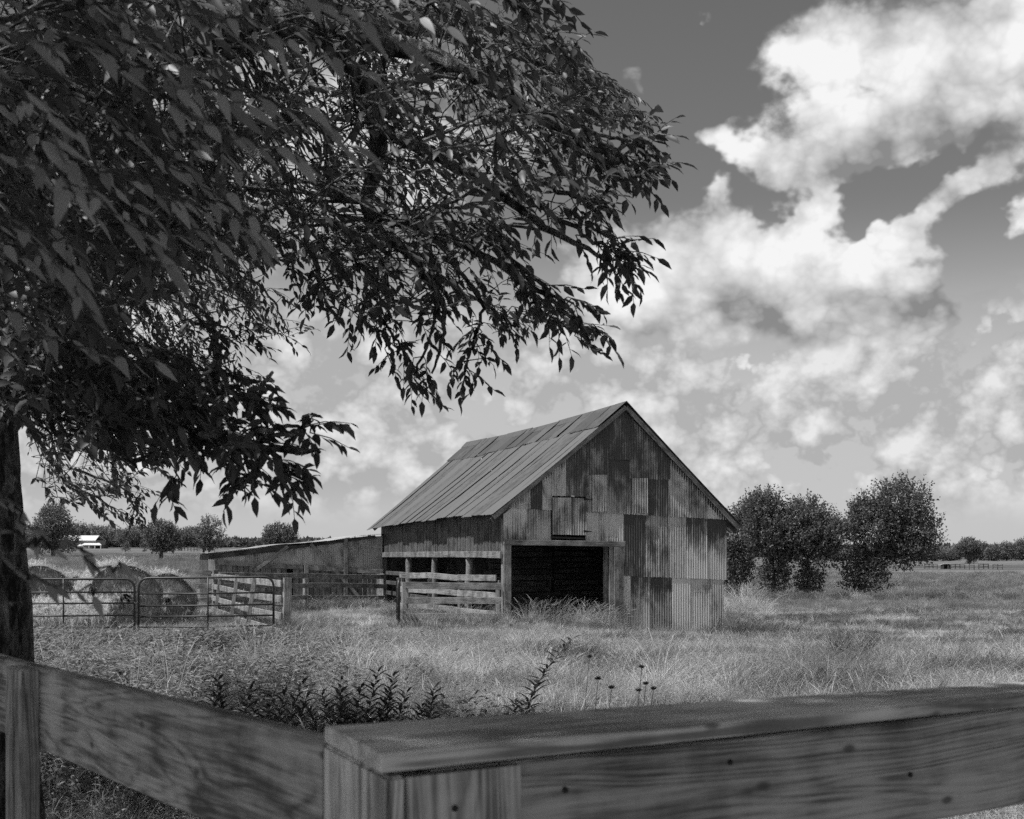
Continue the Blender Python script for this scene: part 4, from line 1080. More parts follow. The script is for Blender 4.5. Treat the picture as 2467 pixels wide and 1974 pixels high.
# large blurred leaves close to the lens, each its own
def big_leaf_meshes():
    out = []
    for v in range(6):
        n = 9; V, Fs = [], []; curl = U(-.10, .22); tw = U(-.3, .3); fold = U(.10, .22)
        for i in range(n + 1):
            t = i / n; w = .148 * math.sin(math.pi * min(1, t ** .75)) * (1 - .30 * t) * 1.1 + (.004 if 0 < i < n else 0)
            z = -curl * t * t; tt = tw * t
            for s in (-1, 0, 1):
                y = s * w * (1 + (.05 if i % 2 else -.05)); zz = z + abs(s) * w * fold
                V.append((t, y * math.cos(tt), zz + y * math.sin(tt)))
        for i in range(n):
            for k in range(2): a = i * 3 + k; Fs.append((a, a + 3, a + 4, a + 1))
        out.append(new_mesh('leaf', V, Fs, 'near_leaf', True))
    return out
BL = big_leaf_meshes()
NEAR = []
def near_spray(pts, n, size, spread=.9, droop=.55):
    """pts: (px, py, d) along a twig; leaves alternate along it and hang"""
    P = [sp(*p) for p in pts]
    c = cr([(p, .004) for p in P], 6)
    tube('twig', [p for p, _ in c], [.0042 - .003 * i / len(c) for i in range(len(c))], 'bark', tree, 5)
    for q in range(n):
        f = (q + .5) / n * (len(c) - 1); i = min(int(f), len(c) - 2)
        p = c[i][0].lerp(c[i + 1][0], f - i); d = (c[i + 1][0] - c[max(i - 1, 0)][0]).normalized()
        s = (1 if q % 2 else -1) if q < n - 1 else 0
        side = d.cross(Vector((0, 0, 1)));
        if side.length < .05: side = Vector((1, 0, 0))
        side.normalize()
        ax = (d * .8 + side * s * spread + Vector((U(-.25, .25), U(-.25, .25), -droop + U(-.35, .2)))).normalized()
        ax = (ax + Vector((.35, 0, -.15))).normalized(); up = (Vector((U(-.4, .4), -.75 + U(-.35, .35), 1))).normalized()
        y = up.cross(ax).normalized(); z = ax.cross(y)
        L = size * U(.62, 1.05) * (.8 + .2 * math.sin(math.pi * (q + 1) / (n + 1)))
        M = Matrix((ax, y, z)).transposed().to_4x4()
        M = Matrix.Translation(p) @ M @ Matrix.Diagonal((L, L * U(.85, 1.15), L, 1))
        NEAR.append(M)
near_spray([(-60, 60, 2.3), (200, 120, 2.2), (420, 200, 2.1), (600, 260, 2.05)], 14, .085)
near_spray([(250, 60, 2.4), (520, 190, 2.2), (720, 270, 2.1), (860, 345, 2.05)], 14, .085)
near_spray([(380, 230, 2.25), (560, 330, 2.15), (720, 390, 2.1)], 10, .08)
near_spray([(-60, 330, 2.2), (150, 420, 2.1), (300, 520, 2.05), (420, 640, 2.0)], 14, .085)
near_spray([(-60, 480, 2.1), (60, 560, 2.05), (160, 660, 2.0), (230, 760, 2.0)], 11, .08)
near_spray([(-60, 150, 1.95), (60, 250, 1.9), (140, 380, 1.9), (180, 480, 1.9)], 11, .085)
near_spray([(560, -60, 2.0), (720, -10, 1.95), (850, 40, 1.9), (960, 90, 1.9)], 10, .085)
near_spray([(330, -60, 2.4), (450, 20, 2.35), (620, 60, 2.3), (690, 110, 2.3)], 10, .08)
near_spray([(100, 350, 2.8), (280, 420, 2.75), (430, 500, 2.7), (520, 600, 2.7)], 12, .085)
near_spray([(0, 720, 3.0), (120, 800, 2.95), (250, 850, 2.9), (380, 880, 2.9)], 10, .085)
near_spray([(420, 380, 3.0), (560, 480, 2.95), (640, 580, 2.9)], 8, .085)
near_spray([(-60, 1240, 2.3), (60, 1300, 2.15), (150, 1310, 2.05), (220, 1345, 2.0), (290, 1370, 1.95)], 11, .050, .7, .75)
near_spray([(-60, 1290, 2.2), (40, 1370, 2.1), (130, 1405, 2.05), (230, 1420, 2.0)], 9, .050, .7, .7)
near_spray([(-60, 1180, 2.4), (20, 1225, 2.3), (90, 1270, 2.25)], 8, .045, .8, .6)
near_spray([(900, -60, 3.0), (1000, 20, 2.9), (1080, 60, 2.9)], 6, .085)
near_spray([(700, 60, 3.2), (830, 150, 3.1), (960, 200, 3.1)], 8, .085)
for i in range(18):
    x, y = U(-50, 480), U(-40, 560); d = U(2.6, 3.6)
    near_spray([(x, y, d), (x + U(70, 130), y + U(20, 90), d - .05), (x + U(150, 250), y + U(80, 200), d - .1)], random.choice((6, 7)), .085)
for i, M in enumerate(NEAR[:300]):
    place('leaf', BL[i % 6], tree, M)

# ------------------------------------------------------------------ field trees
def field_tree(name, label, base, H, lobes, mat='field_tree_leaf', nleaf=9000, ls=.2, trunk_r=.16, seed=0, group=None, up_bias=.5, trunks=1, spray=7, crown_in=.55, cat='tree', rag=.36, sl=2.8):
    """lobes: (dx, dy, z, rx, ry, rz) ellipsoids in metres about the base; leaves sit on short sprays in their outer shells"""
    r = np.random.default_rng(seed); base = Vector(base)
    root = thing(name, base, label, cat, group)
    tw = Bag()
    for k in range(trunks):
        ox = (k - (trunks - 1) / 2) * trunk_r * 3
        top = Vector((lobes[0][0] * .5 + ox, lobes[0][1] * .4, H * .55))
        q = cr([(Vector((ox, 0, -.2)), trunk_r * 1.25), (Vector((ox * 1.2 + U(-.1, .1), 0, H * .22)), trunk_r), (top, trunk_r * .55)], 4)
        V, Fs = tube_data([p for p, _ in q], [x for _, x in q], 8, .06); tw.add(V, Fs)
        for lb in lobes:
            a = q[int(len(q) * U(.4, .9))][0]; e = Vector(lb[:3]); m = (a + e) / 2 + Vector((0, 0, .12 * H * U(-.3, .6)))
            qq = cr([(a, trunk_r * .4), (m, trunk_r * .25), (e, trunk_r * .07)], 3)
            V, Fs = tube_data([p for p, _ in qq], [x for _, x in qq], 5); tw.add(V, Fs)
            for z in range(3):
                e2 = e + Vector((U(-1, 1) * lb[3], U(-1, 1) * lb[4], U(-.4, .9) * lb[5])) * .75
                qq = cr([(m, trunk_r * .2), (e2, trunk_r * .05)], 3)
                V, Fs = tube_data([p for p, _ in qq], [x for _, x in qq], 4); tw.add(V, Fs)
    place('trunk', tw.mesh('trunk', 'bark', True), root, Matrix.Translation(base))
    vol = np.array([l[3] * l[4] + l[3] * l[5] for l in lobes]); vol = vol / vol.sum()
    ns = nleaf // spray
    li = r.choice(len(lobes), ns, p=vol); Lb = np.array([l[:6] for l in lobes], float)[li]
    dirn = norm(r.normal(size=(ns, 3))); rad = crown_in + (1.08 - crown_in) * r.uniform(0, 1, (ns, 1)) ** .7
    # clumpy outline
    bump = np.array([mnoise.noise(Vector(d * 2.6) + Vector((seed * 3.1 + l, 0, 0))) for d, l in zip(dirn, li)])[:, None]
    b = Lb[:, :3] + dirn * Lb[:, 3:6] * rad * (1 + rag * bump)
    b = b[b[:, 2] > .15]; dirn = dirn[:len(b)]; ns = len(b)
    ax0 = norm(dirn * .8 + np.array((0, 0, up_bias)) + r.normal(size=(ns, 3)) * .45)
    L = r.uniform(.5, 1.2, (ns, 1)) * ls * sl
    B, A, N = [], [], []
    for k in range(spray):
        t = (k + .5) / spray
        B.append(b + ax0 * L * t); A.append(ax0 * .5 + r.normal(size=(ns, 3)) * .6); N.append(np.array((0, 0, .6)) + r.normal(size=(ns, 3)) * .7)
    B = np.concatenate(B); A = np.concatenate(A); N = np.concatenate(N)
    place('crown', leaf_mesh('crown', B, A, N, r.uniform(.6, 1.3, len(B)) * ls, mat, True, 1.25), root, Matrix.Translation(base), kind='stuff')
    return root
def px_lobes(bpx, brow, d, lst):
    """lobes given as photo ellipses (px, row, rx, ry) at depth d"""
    k = d / F
    return [((x - bpx) * k, U(-.15, .15) * rx * k, (brow - y) * k, rx * k, rx * k * .9, ry * k) for (x, y, rx, ry) in lst]
def tree_at(name, label, bpx, d, top, lst, **kw):
    base = gpx(bpx, d); brow = HY + (EYE - base.z) / d * F
    return field_tree(name, label, base, (brow - top) * d / F, px_lobes(bpx, brow, d, lst), **kw)
GR = 'hedge trees standing right of the barn'
tree_at('hedge_tree', 'leafy dark tree half hidden behind the right corner of the barn', 1778, 90, 1230, [(1775, 1300, 48, 60), (1770, 1370, 42, 55), (1800, 1250, 30, 40)], nleaf=14000, ls=.17, seed=31, group=GR, crown_in=.42, rag=.50, up_bias=.75, sl=4.2)
tree_at('hedge_tree', 'tall narrow dark tree, first one fully clear of the barn', 1864, 88, 1189, [(1840, 1225, 38, 36), (1850, 1290, 58, 50), (1866, 1392, 28, 40), (1890, 1320, 40, 40)], nleaf=19000, ls=.17, seed=32, group=GR, crown_in=.42, rag=.50, up_bias=.75, sl=4.2)
tree_at('hedge_tree', 'dark tree with a pinched waist, between the two taller hedge trees', 1945, 88, 1208, [(1935, 1245, 48, 34), (1990, 1285, 50, 36), (1945, 1310, 48, 44), (1948, 1402, 28, 32), (1985, 1330, 30, 36)], nleaf=19000, ls=.17, seed=33, group=GR, crown_in=.42, rag=.50, up_bias=.75, sl=4.2)
tree_at('hedge_tree', 'largest of the hedge trees, wide dark crown leaning right', 2083, 88, 1159, [(2170, 1222, 62, 58), (2200, 1290, 60, 62), (2105, 1275, 60, 66), (2098, 1388, 38, 44), (2062, 1385, 28, 44), (2182, 1326, 48, 36), (2080, 1240, 32, 30)], nleaf=32000, ls=.17, seed=34, group=GR, trunk_r=.22, crown_in=.42, rag=.50, up_bias=.75, sl=4.2)
# far left
GF = 'trees along the far left of the pasture'
tree_at('field_tree', 'round dark tree left of the white farm building', 128, 170, 1222, [(130, 1262, 40, 38), (110, 1295, 32, 32), (155, 1298, 30, 32), (128, 1240, 26, 20)], mat='far_leaf', nleaf=20000, ls=.19, seed=41, group=GF, trunk_r=.25)
tree_at('field_tree', 'dark round-crowned tree with a bare trunk standing in the pasture', 387, 150, 1256, [(385, 1290, 34, 32), (410, 1300, 26, 26), (386, 1316, 22, 12)], mat='far_leaf', nleaf=16000, ls=.17, seed=42, group=GF, trunk_r=.2)
tree_at('field_tree', 'tall airy tree with two slim trunks left of the lean-to', 497, 150, 1246, [(505, 1268, 26, 22), (490, 1295, 20, 24), (522, 1297, 22, 22), (500, 1316, 18, 12)], mat='far_leaf', nleaf=6500, ls=.15, seed=43, group=GF, trunk_r=.13, trunks=2, crown_in=.2)
tree_at('field_tree', 'lone round tree showing above the lean-to roof', 672, 190, 1264, [(672, 1290, 36, 24), (655, 1300, 22, 20), (692, 1300, 22, 20), (670, 1320, 26, 14)], mat='far_leaf', nleaf=14000, ls=.19, seed=44, group=GF, trunk_r=.3)
tree_at('sapling', 'small sapling left of the young upright sapling in the far field', 302, 240, 1310, [(303, 1320, 8, 8)], mat='far_leaf', nleaf=500, ls=.22, seed=45, trunk_r=.06)
tree_at('sapling', 'young upright sapling in the far field beside the bare-trunked tree', 347, 240, 1308, [(347, 1318, 4, 9)], mat='far_leaf', nleaf=400, ls=.22, seed=46, trunk_r=.06)
for i, (x, top, rx) in enumerate([(190, 1268, 26), (225, 1274, 30), (262, 1276, 34), (310, 1280, 30), (335, 1272, 30), (362, 1284, 26), (440, 1284, 26), (465, 1276, 26), (40, 1262, 50), (-10, 1270, 40)]):
    tree_at('wood_edge_tree', ['far tree rising just behind the white roof', 'far tree right behind the farm building porch', 'far rounded tree right of the white building', 'low far tree between two rounded ones, over the saplings', 'higher far tree left of the bare-trunked tree', 'far tree directly behind the bare-trunked tree', 'far tree just right of the bare-trunked tree', 'far tree left of the two slim trunks', 'far tree behind the tree trunk at the left edge', 'far tree at the very left edge of the picture'][i],
            x, 330 + 8 * (i % 3), top, [(x, (top + 1312) / 2, rx, (1320 - top) / 2), (x + rx * .5, (top + 1316) / 2 + 5, rx * .6, (1312 - top) / 2.4)], mat='far_leaf', nleaf=7000, ls=.34, seed=60 + i, trunk_r=.3, group='wood edge at the far left', spray=4)
# far right
tree_at('field_tree', 'round dark tree standing out in front of the far right wood edge', 2335, 300, 1300, [(2334, 1318, 24, 17), (2318, 1326, 13, 12), (2350, 1328, 12, 12), (2340, 1345, 12, 10)], mat='far_leaf', nleaf=9000, ls=.28, seed=81, trunk_r=.35, group='trees along the far right')
RL = ['low bushy far tree just right of the largest hedge tree', 'low far tree left of the round field tree', 'far tree touching the round field tree on its right', 'far tree third from the right edge', 'far tree second from the right edge', 'tallest far tree at the right edge of the picture', 'far hedge tree seen under the largest hedge tree', 'far tree glimpsed between the hedge trees']
for i, (x, top, rx) in enumerate([(2255, 1326, 26), (2295, 1332, 20), (2368, 1312, 14), (2395, 1318, 18), (2425, 1312, 22), (2462, 1304, 22), (2215, 1332, 24), (2030, 1336, 26)]):
    tree_at('wood_edge_tree', RL[i], x, 350 + 6 * (i % 3), top, [(x, (top + 1348) / 2, rx, (1352 - top) / 2), (x - rx * .5, (top + 1352) / 2 + 4, rx * .6, (1350 - top) / 2.5)], mat='far_leaf', nleaf=6000, ls=.34, seed=90 + i, trunk_r=.25, group='wood edge at the far right', spray=4)
# long low belt of woods on the horizon, one mass
def belt(name, label, a0, a1, D, h0, h1, n, seed):
    r = np.random.default_rng(seed); t = r.uniform(a0, a1, n)
    D_ = D * (1 + r.uniform(-.02, .02, n)); x = t * D_; y = D_
    hh = np.array([h0 + (h1 - h0) * (.5 + .5 * mnoise.noise(Vector((q * 90, seed, 0)))) for q in t])
    z = gz(x, y) + hh * r.uniform(0, 1, n) ** .8
    ax = r.normal(size=(n, 3)) + np.array((0, 0, .3))
    o = place(name, leaf_mesh(name, np.stack([x, y, z], 1), ax, r.normal(size=(n, 3)) + np.array((0, 0, .5)), r.uniform(.6, 1.4, n) * 1.6, 'far_leaf', True, 1.4), None, None)
    o['label'] = label; o['category'] = 'woods'; o['kind'] = 'stuff'
belt('distant_woods', 'thin dark line of woods on the horizon left of the barn', -.235, -.08, 520, 1.0, 4.5, 9000, 3)
belt('distant_woods', 'thin dark line of woods on the horizon right of the barn', .13, .46, 520, 2.0, 6.0, 14000, 5)
belt('distant_woods', 'thin dark line of woods beyond the white farm building', -.46, -.235, 480, 2.0, 6.0, 12000, 7)

# ------------------------------------------------------------------ far farm building, tank, shelter, far fences
def farm_building():
    d = 285.0; k = d / F; base = gpx(195, d); brow = HY + (EYE - base.z) / d * F
    root = thing('farm_building', base, 'pale metal farm building with white roof and side porch, far left', 'building')
    X = lambda px: (px - 195) * k
    Z = lambda row: (brow - row) * k
    T = Matrix.Translation(base)
    b_ = Bag(); b_.box((X((120 + 230) / 2), 3.5, Z(1302) / 2 - .2), ((230 - 120) / 2 * k, 3.5, Z(1302) / 2 + .2)); place('wall', b_.mesh('wall', 'pale_wall'), root, T)
    def quad(name, pts, mat, parent=root):
        V = [Vector(p) for p in pts]; V2 = [v + Vector((0, 0, -.12)) for v in V]
        n = len(V); return place(name, new_mesh(name, V + V2, [tuple(range(n)), tuple(range(2 * n - 1, n - 1, -1))] + [(i, i + n, (i + 1) % n + n, (i + 1) % n) for i in range(n)], mat), parent, T)
    quad('roof', [(X(116), -.3, Z(1302)), (X(231), -.3, Z(1302)), (X(227), 3.5, Z(1290)), (X(116), 3.5, Z(1290))], 'white_tin')
    quad('roof', [(X(116), 3.51, Z(1290)), (X(227), 3.51, Z(1290)), (X(231), 7.3, Z(1302)), (X(116), 7.3, Z(1302))], 'white_tin')
    quad('porch_roof', [(X(204), -2.2, Z(1313)), (X(252), -2.2, Z(1313.5)), (X(240), -.02, Z(1308.5)), (X(204), -.02, Z(1308.5))], 'white_tin')
    for p in (206, 222, 236, 250):
        b_ = Bag(); b_.box((X(p), -2.1, Z(1313.5) / 2), (.07, .07, Z(1313.5) / 2)); place('porch_post', b_.mesh('porch_post', 'white_paint'), root, T)
    b_ = Bag(); b_.box((X(215), -.04, Z(1320)), (.5, .04, 1.0 * Z(1320) )); place('door', b_.mesh('door', 'white_paint'), root, T)
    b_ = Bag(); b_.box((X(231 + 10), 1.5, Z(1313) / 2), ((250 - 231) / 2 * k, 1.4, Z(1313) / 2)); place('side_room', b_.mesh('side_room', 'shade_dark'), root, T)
farm_building()
def gas_tank():
    d = 275.0; base = gpx(194, d); root = thing('gas_tank', base, 'small white gas tank lying before the farm building wall', 'tank')
    pts = [Vector((x, 0, .62)) for x in (-.62, -.58, -.48, .48, .58, .62)]; 
    tube('tank_body', [base + p for p in pts], [.05, .2, .30, .30, .2, .05], 'white_paint', root, 12)
    tube('dome', [base + Vector((0, 0, .9)), base + Vector((0, 0, 1.05))], [.12, .10], 'white_paint', root, 8)
    for x in (-.35, .35):
        b_ = Bag(); b_.box((x, 0, .2), (.06, .25, .25)); place('leg', b_.mesh('leg', 'pale_wall'), root, Matrix.Translation(base))
gas_tank()
def shelter():
    d = 235.0; base = gpx(2278, d); k = d / F; root = thing('calf_shelter', base, 'tiny white-roofed livestock shelter in the far right pasture', 'shelter')
    T = Matrix.Translation(base) @ Matrix.Rotation(.35, 4, 'Z')
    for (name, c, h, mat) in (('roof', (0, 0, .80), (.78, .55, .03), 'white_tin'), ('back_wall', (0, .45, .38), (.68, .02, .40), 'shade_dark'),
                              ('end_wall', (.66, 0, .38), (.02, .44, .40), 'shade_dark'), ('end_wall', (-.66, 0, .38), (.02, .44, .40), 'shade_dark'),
                              ('front_board', (.2, -.45, .3), (.2, .02, .3), 'pale_wall')):
        b_ = Bag(); b_.box(c, h, Matrix.Rotation(-.18, 3, 'X') if name == 'roof' else None); place(name, b_.mesh(name, mat), root, T)
shelter()
def rail_fence(label, px0, px1, d, n, gaps=()):
    P = [gpx(px0 + (px1 - px0) * i / n, d + 6 * math.sin(i)) for i in range(n + 1)]
    root = thing('rail_fence', P[0], label, 'fence')
    for i, p in enumerate(P):
        beam('post', p + Vector((0, 0, -.1)), p + Vector((0, 0, U(.7, .95))), .13, .12, 'dark_wood', root)
        if i < n and i not in gaps:
            for h in (.75, .35): beam('rail', p + Vector((0, 0, h)), P[i + 1] + Vector((0, 0, h)), .10, .05, 'dark_wood', root)
rail_fence('broken rail fence right of the tiny livestock shelter', 2290, 2415, 232, 11, (3, 5, 8))
rail_fence('short rail fence left of the tiny livestock shelter', 2228, 2258, 236, 3)
rail_fence('low rail fence far off between the bare-trunked tree and the slim tree', 430, 475, 250, 6, (2,))

# ------------------------------------------------------------------ weeds near the fence
def weed_mesh(H, lean, nlv, L, seed, mat_leaf='weed_leaf'):
    r = np.random.default_rng(seed); B, A, N, S = [], [], [], []
    pts = []
    for i in range(8):
        t = i / 7; pts.append(Vector((lean * t * t * H, .04 * math.sin(seed + 3 * t) * H, H * t)))
    for i in range(nlv):
        t = .12 + .88 * i / nlv; f = t * 7; k = min(int(f), 6); p = pts[k].lerp(pts[k + 1], f - k)
        a = i * 2.4 + r.uniform(-.3, .3); s = L * (1.05 - .55 * t) * r.uniform(.8, 1.2)
        B.append(tuple(p)); A.append((math.cos(a), math.sin(a), .55 + r.uniform(-.3, .3))); N.append((-math.cos(a) * .5, -math.sin(a) * .5, 1)); S.append(s)
    V, Fs = tube_data(pts, [.006 * (1.1 - i / 8) for i in range(8)], 5)
    return (np.array(B), np.array(A), np.array(N), np.array(S)), (V, Fs)
def weed(px, d, H, lean, nlv, L, label, seed, group='leafy weeds beyond the fence'):
    g0 = gpx(px, d); root = thing('weed_plant', g0, label, 'weed', group)
    lf, st = weed_mesh(H, lean, nlv, L, seed)
    place('leaves', leaf_mesh('leaves', *lf, 'weed_leaf', False, .62), root, Matrix.Translation(g0))
    place('stem', new_mesh('stem', st[0], st[1], 'weed_leaf', True), root, Matrix.Translation(g0))
weed(1258, 12.2, .95, .50, 56, .19, 'tall single leafy weed leaning right above the cap rail', 101)
def dhz(top, H): return (EYE - H) * F / (top - HY)
WS = [(487, 1655, .75, .2), (505, 1628, .8, .1), (548, 1668, .7, -.1), (575, 1650, .75, .15), (600, 1690, .6, .1), (625, 1660, .7, .2), (655, 1668, .7, .15), (680, 1640, .75, .25), (700, 1672, .7, .2),
      (805, 1668, .6, -.2), (822, 1630, .75, .0), (852, 1650, .7, .1), (880, 1612, .8, .15), (905, 1650, .7, .2), (925, 1622, .78, .12), (948, 1662, .66, .2), (838, 1690, .55, -.1), (770, 1705, .5, -.2), (1000, 1700, .5, .15), (1028, 1658, .68, .1), (1235, 1692, .5, .05)]
WL = ['leftmost dark weed above the left fence board', 'taller weed second from the left, above the left board', 'third dark weed from the left, above the left board', 'fourth weed from the left, upright', 'short weed low between two taller ones at left', 'weed right of the short one, left cluster', 'bushy weed in the middle of the left cluster', 'tallest weed at the right of the left cluster', 'last weed on the right of the left cluster',
      'first weed of the cluster over the corner post, leaning left', 'upright weed second in the cluster over the corner post', 'weed with drooping leaves third in the corner cluster', 'tallest weed in the cluster over the corner post', 'weed between the two tallest of the corner cluster', 'second tallest weed of the corner cluster, on its right', 'last weed on the right of the corner cluster', 'short weed low in the corner cluster', 'small weed just left of the corner cluster', 'small weed alone right of the corner cluster', 'weed standing alone midway along the cap rail', 'small weed at the foot of the tall leaning weed']
for i, ((px, top, H, ln), lb) in enumerate(zip(WS, WL)):
    weed(px - ln * 30, dhz(top, H), H, ln, 46, .19, lb, 200 + i)
def umbel(px, top, H, label, seed):
    r = np.random.default_rng(seed); d = dhz(top, H); g0 = gpx(px - 18, d); root = thing('seed_umbel', g0, label, 'weed', 'dried umbel stalks beyond the fence')
    tip = Vector((18 / F * d, 0, H))
    V, Fs = tube_data([Vector((0, 0, 0)), Vector((tip.x * .35, .01, H * .5)), tip], [.004, .003, .0025], 5)
    place('stem', new_mesh('stem', V, Fs, 'weed_leaf', True), root, Matrix.Translation(g0))
    n = 46; dr = norm(r.normal(size=(n, 3)) * np.array((.7, .7, .25)) + np.array((.1, 0, 1.0))); R = .034
    place('seed_head', leaf_mesh('seed_head', np.repeat(np.array(tip)[None], n, 0) + dr * .004, dr, r.normal(size=(n, 3)), r.uniform(.7, 1.1, n) * R, 'weed_leaf', False, .55), root, Matrix.Translation(g0))
UM = [(1420, 1588, .85, 'highest dried umbel right of the tall leaning weed'), (1441, 1640, .75, 'dried umbel on a slanting stalk, middle of the group'), (1473, 1662, .7, 'dried umbel low, right of the slanting stalk'), (1546, 1612, .8, 'dried umbel standing highest on the right'), (1538, 1668, .66, 'small dried umbel lowest on the right'), (1556, 1652, .7, 'small dried umbel just under the highest right one'), (1574, 1664, .66, 'last small dried umbel on the right')]
for i, (px, t, H, lb) in enumerate(UM): umbel(px, t, H, lb, 300 + i)

# ------------------------------------------------------------------ grass (uncountable: one scatter per kind)
PROTO = bpy.data.collections.new('grass_tufts')
def tuft(name, n, H, spread, w, bend, mat, seed, heads=0, wind=.5):
    r = np.random.default_rng(seed); V, Fs = [], []
    for i in range(n):
        a = r.uniform(0, 2 * math.pi); rr = spread * math.sqrt(r.uniform(0, 1)); p = np.array((math.cos(a) * rr, math.sin(a) * rr, 0))
        h = H * r.uniform(.55, 1.15); b = bend * r.uniform(.4, 1.5); da = a + r.normal() * .8
        dirh = np.array((math.cos(da) * .6 + wind, math.sin(da) * .6, 0)); dirh /= np.linalg.norm(dirh) + 1e-6
        sd = np.array((-dirh[1], dirh[0], 0)); ph = r.uniform(0, 6.28); sd = sd * math.cos(ph) * .6 + np.array((math.cos(ph), math.sin(ph), 0)) * .6; sd /= np.linalg.norm(sd) + 1e-6
        o = len(V); sg = 4
        for k in range(sg + 1):
            t = k / sg; c = p + dirh * h * b * t * t + np.array((0, 0, h * (t - .42 * b * t * t)))
            ww = w * (1 - t ** 1.6) * .5 + .0004
            V.append(c - sd * ww); V.append(c + sd * ww)
        for k in range(sg): Fs.append((o + 2 * k, o + 2 * k + 1, o + 2 * k + 3, o + 2 * k + 2))
        if i < heads:
            tip = p + dirh * h * b + np.array((0, 0, h * (1 - .42 * b))); tan = norm(dirh * 2 * b + np.array((0, 0, 1 - .84 * b)))
            for q in range(7):
                f = q / 7; c = tip - tan * h * .22 * (1 - f); o = len(V); s2 = sd * (1 if q % 2 else -1)
                e = c + tan * h * .07 + s2 * .012 + np.array((0, 0, -.006))
                V += [c - tan * .004, c + s2 * .006 + tan * h * .03, e, c - s2 * .002 + tan * h * .03]; Fs.append((o, o + 1, o + 2, o + 3))
    me = new_mesh(name, V, Fs, mat); ob = bpy.data.objects.new(name, me); PROTO.objects.link(ob)
def weedtuft(name, n, H, L, mat, seed):
    r = np.random.default_rng(seed); B, A, N, S = [], [], [], []
    for i in range(n):
        p = r.normal(size=2) * .12; h = H * r.uniform(.5, 1)
        for k in range(12):
            a = r.uniform(0, 6.28); t = r.uniform(.15, 1)
            B.append((p[0] + .1 * h * t, p[1], h * t)); A.append((math.cos(a), math.sin(a), r.uniform(-.2, .6))); N.append((r.normal() * .4, r.normal() * .4, 1)); S.append(L * r.uniform(.5, 1.2))
    me = leaf_mesh(name, np.array(B), np.array(A), np.array(N), np.array(S), mat, False, .8); ob = bpy.data.objects.new(name, me); PROTO.objects.link(ob)
tuft('tuft_a', 46, .26, .16, .006, .55, 'grass_blade', 1)
tuft('tuft_b', 46, .30, .17, .006, .7, 'dry_grass', 2)
tuft('tuft_c', 38, .40, .15, .007, .8, 'grass_blade', 3)
tuft('tuft_d', 30, .52, .13, .007, .9, 'dry_grass', 4, 8)
tuft('tuft_e', 50, .15, .22, .006, .5, 'grass_blade', 5)
tuft('tuft_f', 22, .80, .12, .006, .65, 'dry_grass', 6, 14)
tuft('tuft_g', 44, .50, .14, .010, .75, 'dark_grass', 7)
weedtuft('tuft_h', 4, .44, .085, 'pale_weed_leaf', 8)
weedtuft('tuft_i', 5, .50, .10, 'mid_weed_leaf', 9)
tuft('tuft_j', 12, .62, .16, .011, .95, 'dry_grass', 10)
tuft('tuft_k', 9, .58, .20, .010, .8, 'grass_blade', 11)
NAMES = sorted(o.name for o in PROTO.objects)
def scatter(name, label, P, idx, scl, seed):
    r = np.random.default_rng(seed); n = len(P)
    me = bpy.data.meshes.new(name); me.vertices.add(n); me.vertices.foreach_set('co', P.astype(np.float32).ravel())
    a = me.attributes.new('t_index', 'INT', 'POINT'); a.data.foreach_set('value', idx.astype(np.int32))
    a = me.attributes.new('t_scale', 'FLOAT', 'POINT'); a.data.foreach_set('value', scl.astype(np.float32))
    a = me.attributes.new('t_rot', 'FLOAT_VECTOR', 'POINT')
    rot = np.stack([r.normal(size=n) * .12, r.normal(size=n) * .12, r.normal(size=n) * .9 + np.where(r.uniform(size=n) < .2, r.uniform(0, 6.28, n), 0)], 1)
    a.data.foreach_set('vector', rot.astype(np.float32).ravel())
    o = link(bpy.data.objects.new(name, me)); o['kind'] = 'stuff'; o['label'] = label; o['category'] = 'grass'
    t = bpy.data.node_groups.new(name, 'GeometryNodeTree')
    t.interface.new_socket('Geometry', in_out='INPUT', socket_type='NodeSocketGeometry'); t.interface.new_socket('Geometry', in_out='OUTPUT', socket_type='NodeSocketGeometry')
    gi = t.nodes.new('NodeGroupInput'); go = t.nodes.new('NodeGroupOutput')
    ci = t.nodes.new('GeometryNodeCollectionInfo'); ci.inputs['Collection'].default_value = PROTO; ci.inputs['Separate Children'].default_value = True; ci.inputs['Reset Children'].default_value = True
    iop = t.nodes.new('GeometryNodeInstanceOnPoints'); iop.inputs['Pick Instance'].default_value = True
    def na(nm, ty):
        q = t.nodes.new('GeometryNodeInputNamedAttribute'); q.data_type = ty; q.inputs['Name'].default_value = nm; return q.outputs['Attribute']
    t.links.new(gi.outputs[0], iop.inputs['Points']); t.links.new(ci.outputs[0], iop.inputs['Instance'])
    t.links.new(na('t_index', 'INT'), iop.inputs['Instance Index']); t.links.new(na('t_rot', 'FLOAT_VECTOR'), iop.inputs['Rotation']); t.links.new(na('t_scale', 'FLOAT'), iop.inputs['Scale'])
    t.links.new(iop.outputs[0], go.inputs[0])
    m = o.modifiers.new('scatter', 'NODES'); m.node_group = t
    return o
def in_barn(P, m=0.0):
    q = P - np.array(tuple(O0)); u = q[:, 0] * E1.x + q[:, 1] * E1.y; v = q[:, 0] * E2.x + q[:, 1] * E2.y
    return (u > .1 - m) & (u < 6.9 + m) & (v > .0 - m) & (v < 17)
def field(n, d0, d1, seed, spread=.50, power=1.0):
    r = np.random.default_rng(seed); d = d0 + (d1 - d0) * r.uniform(0, 1, n) ** power; x = r.uniform(-spread, spread, n) * d
    P = np.stack([x, d, gz(x, d)], 1); keep = ~in_barn(P); return P[keep], r
def patch(P, s, seed): return np.array([mnoise.noise(Vector((p[0] * s, p[1] * s, seed))) for p in P])
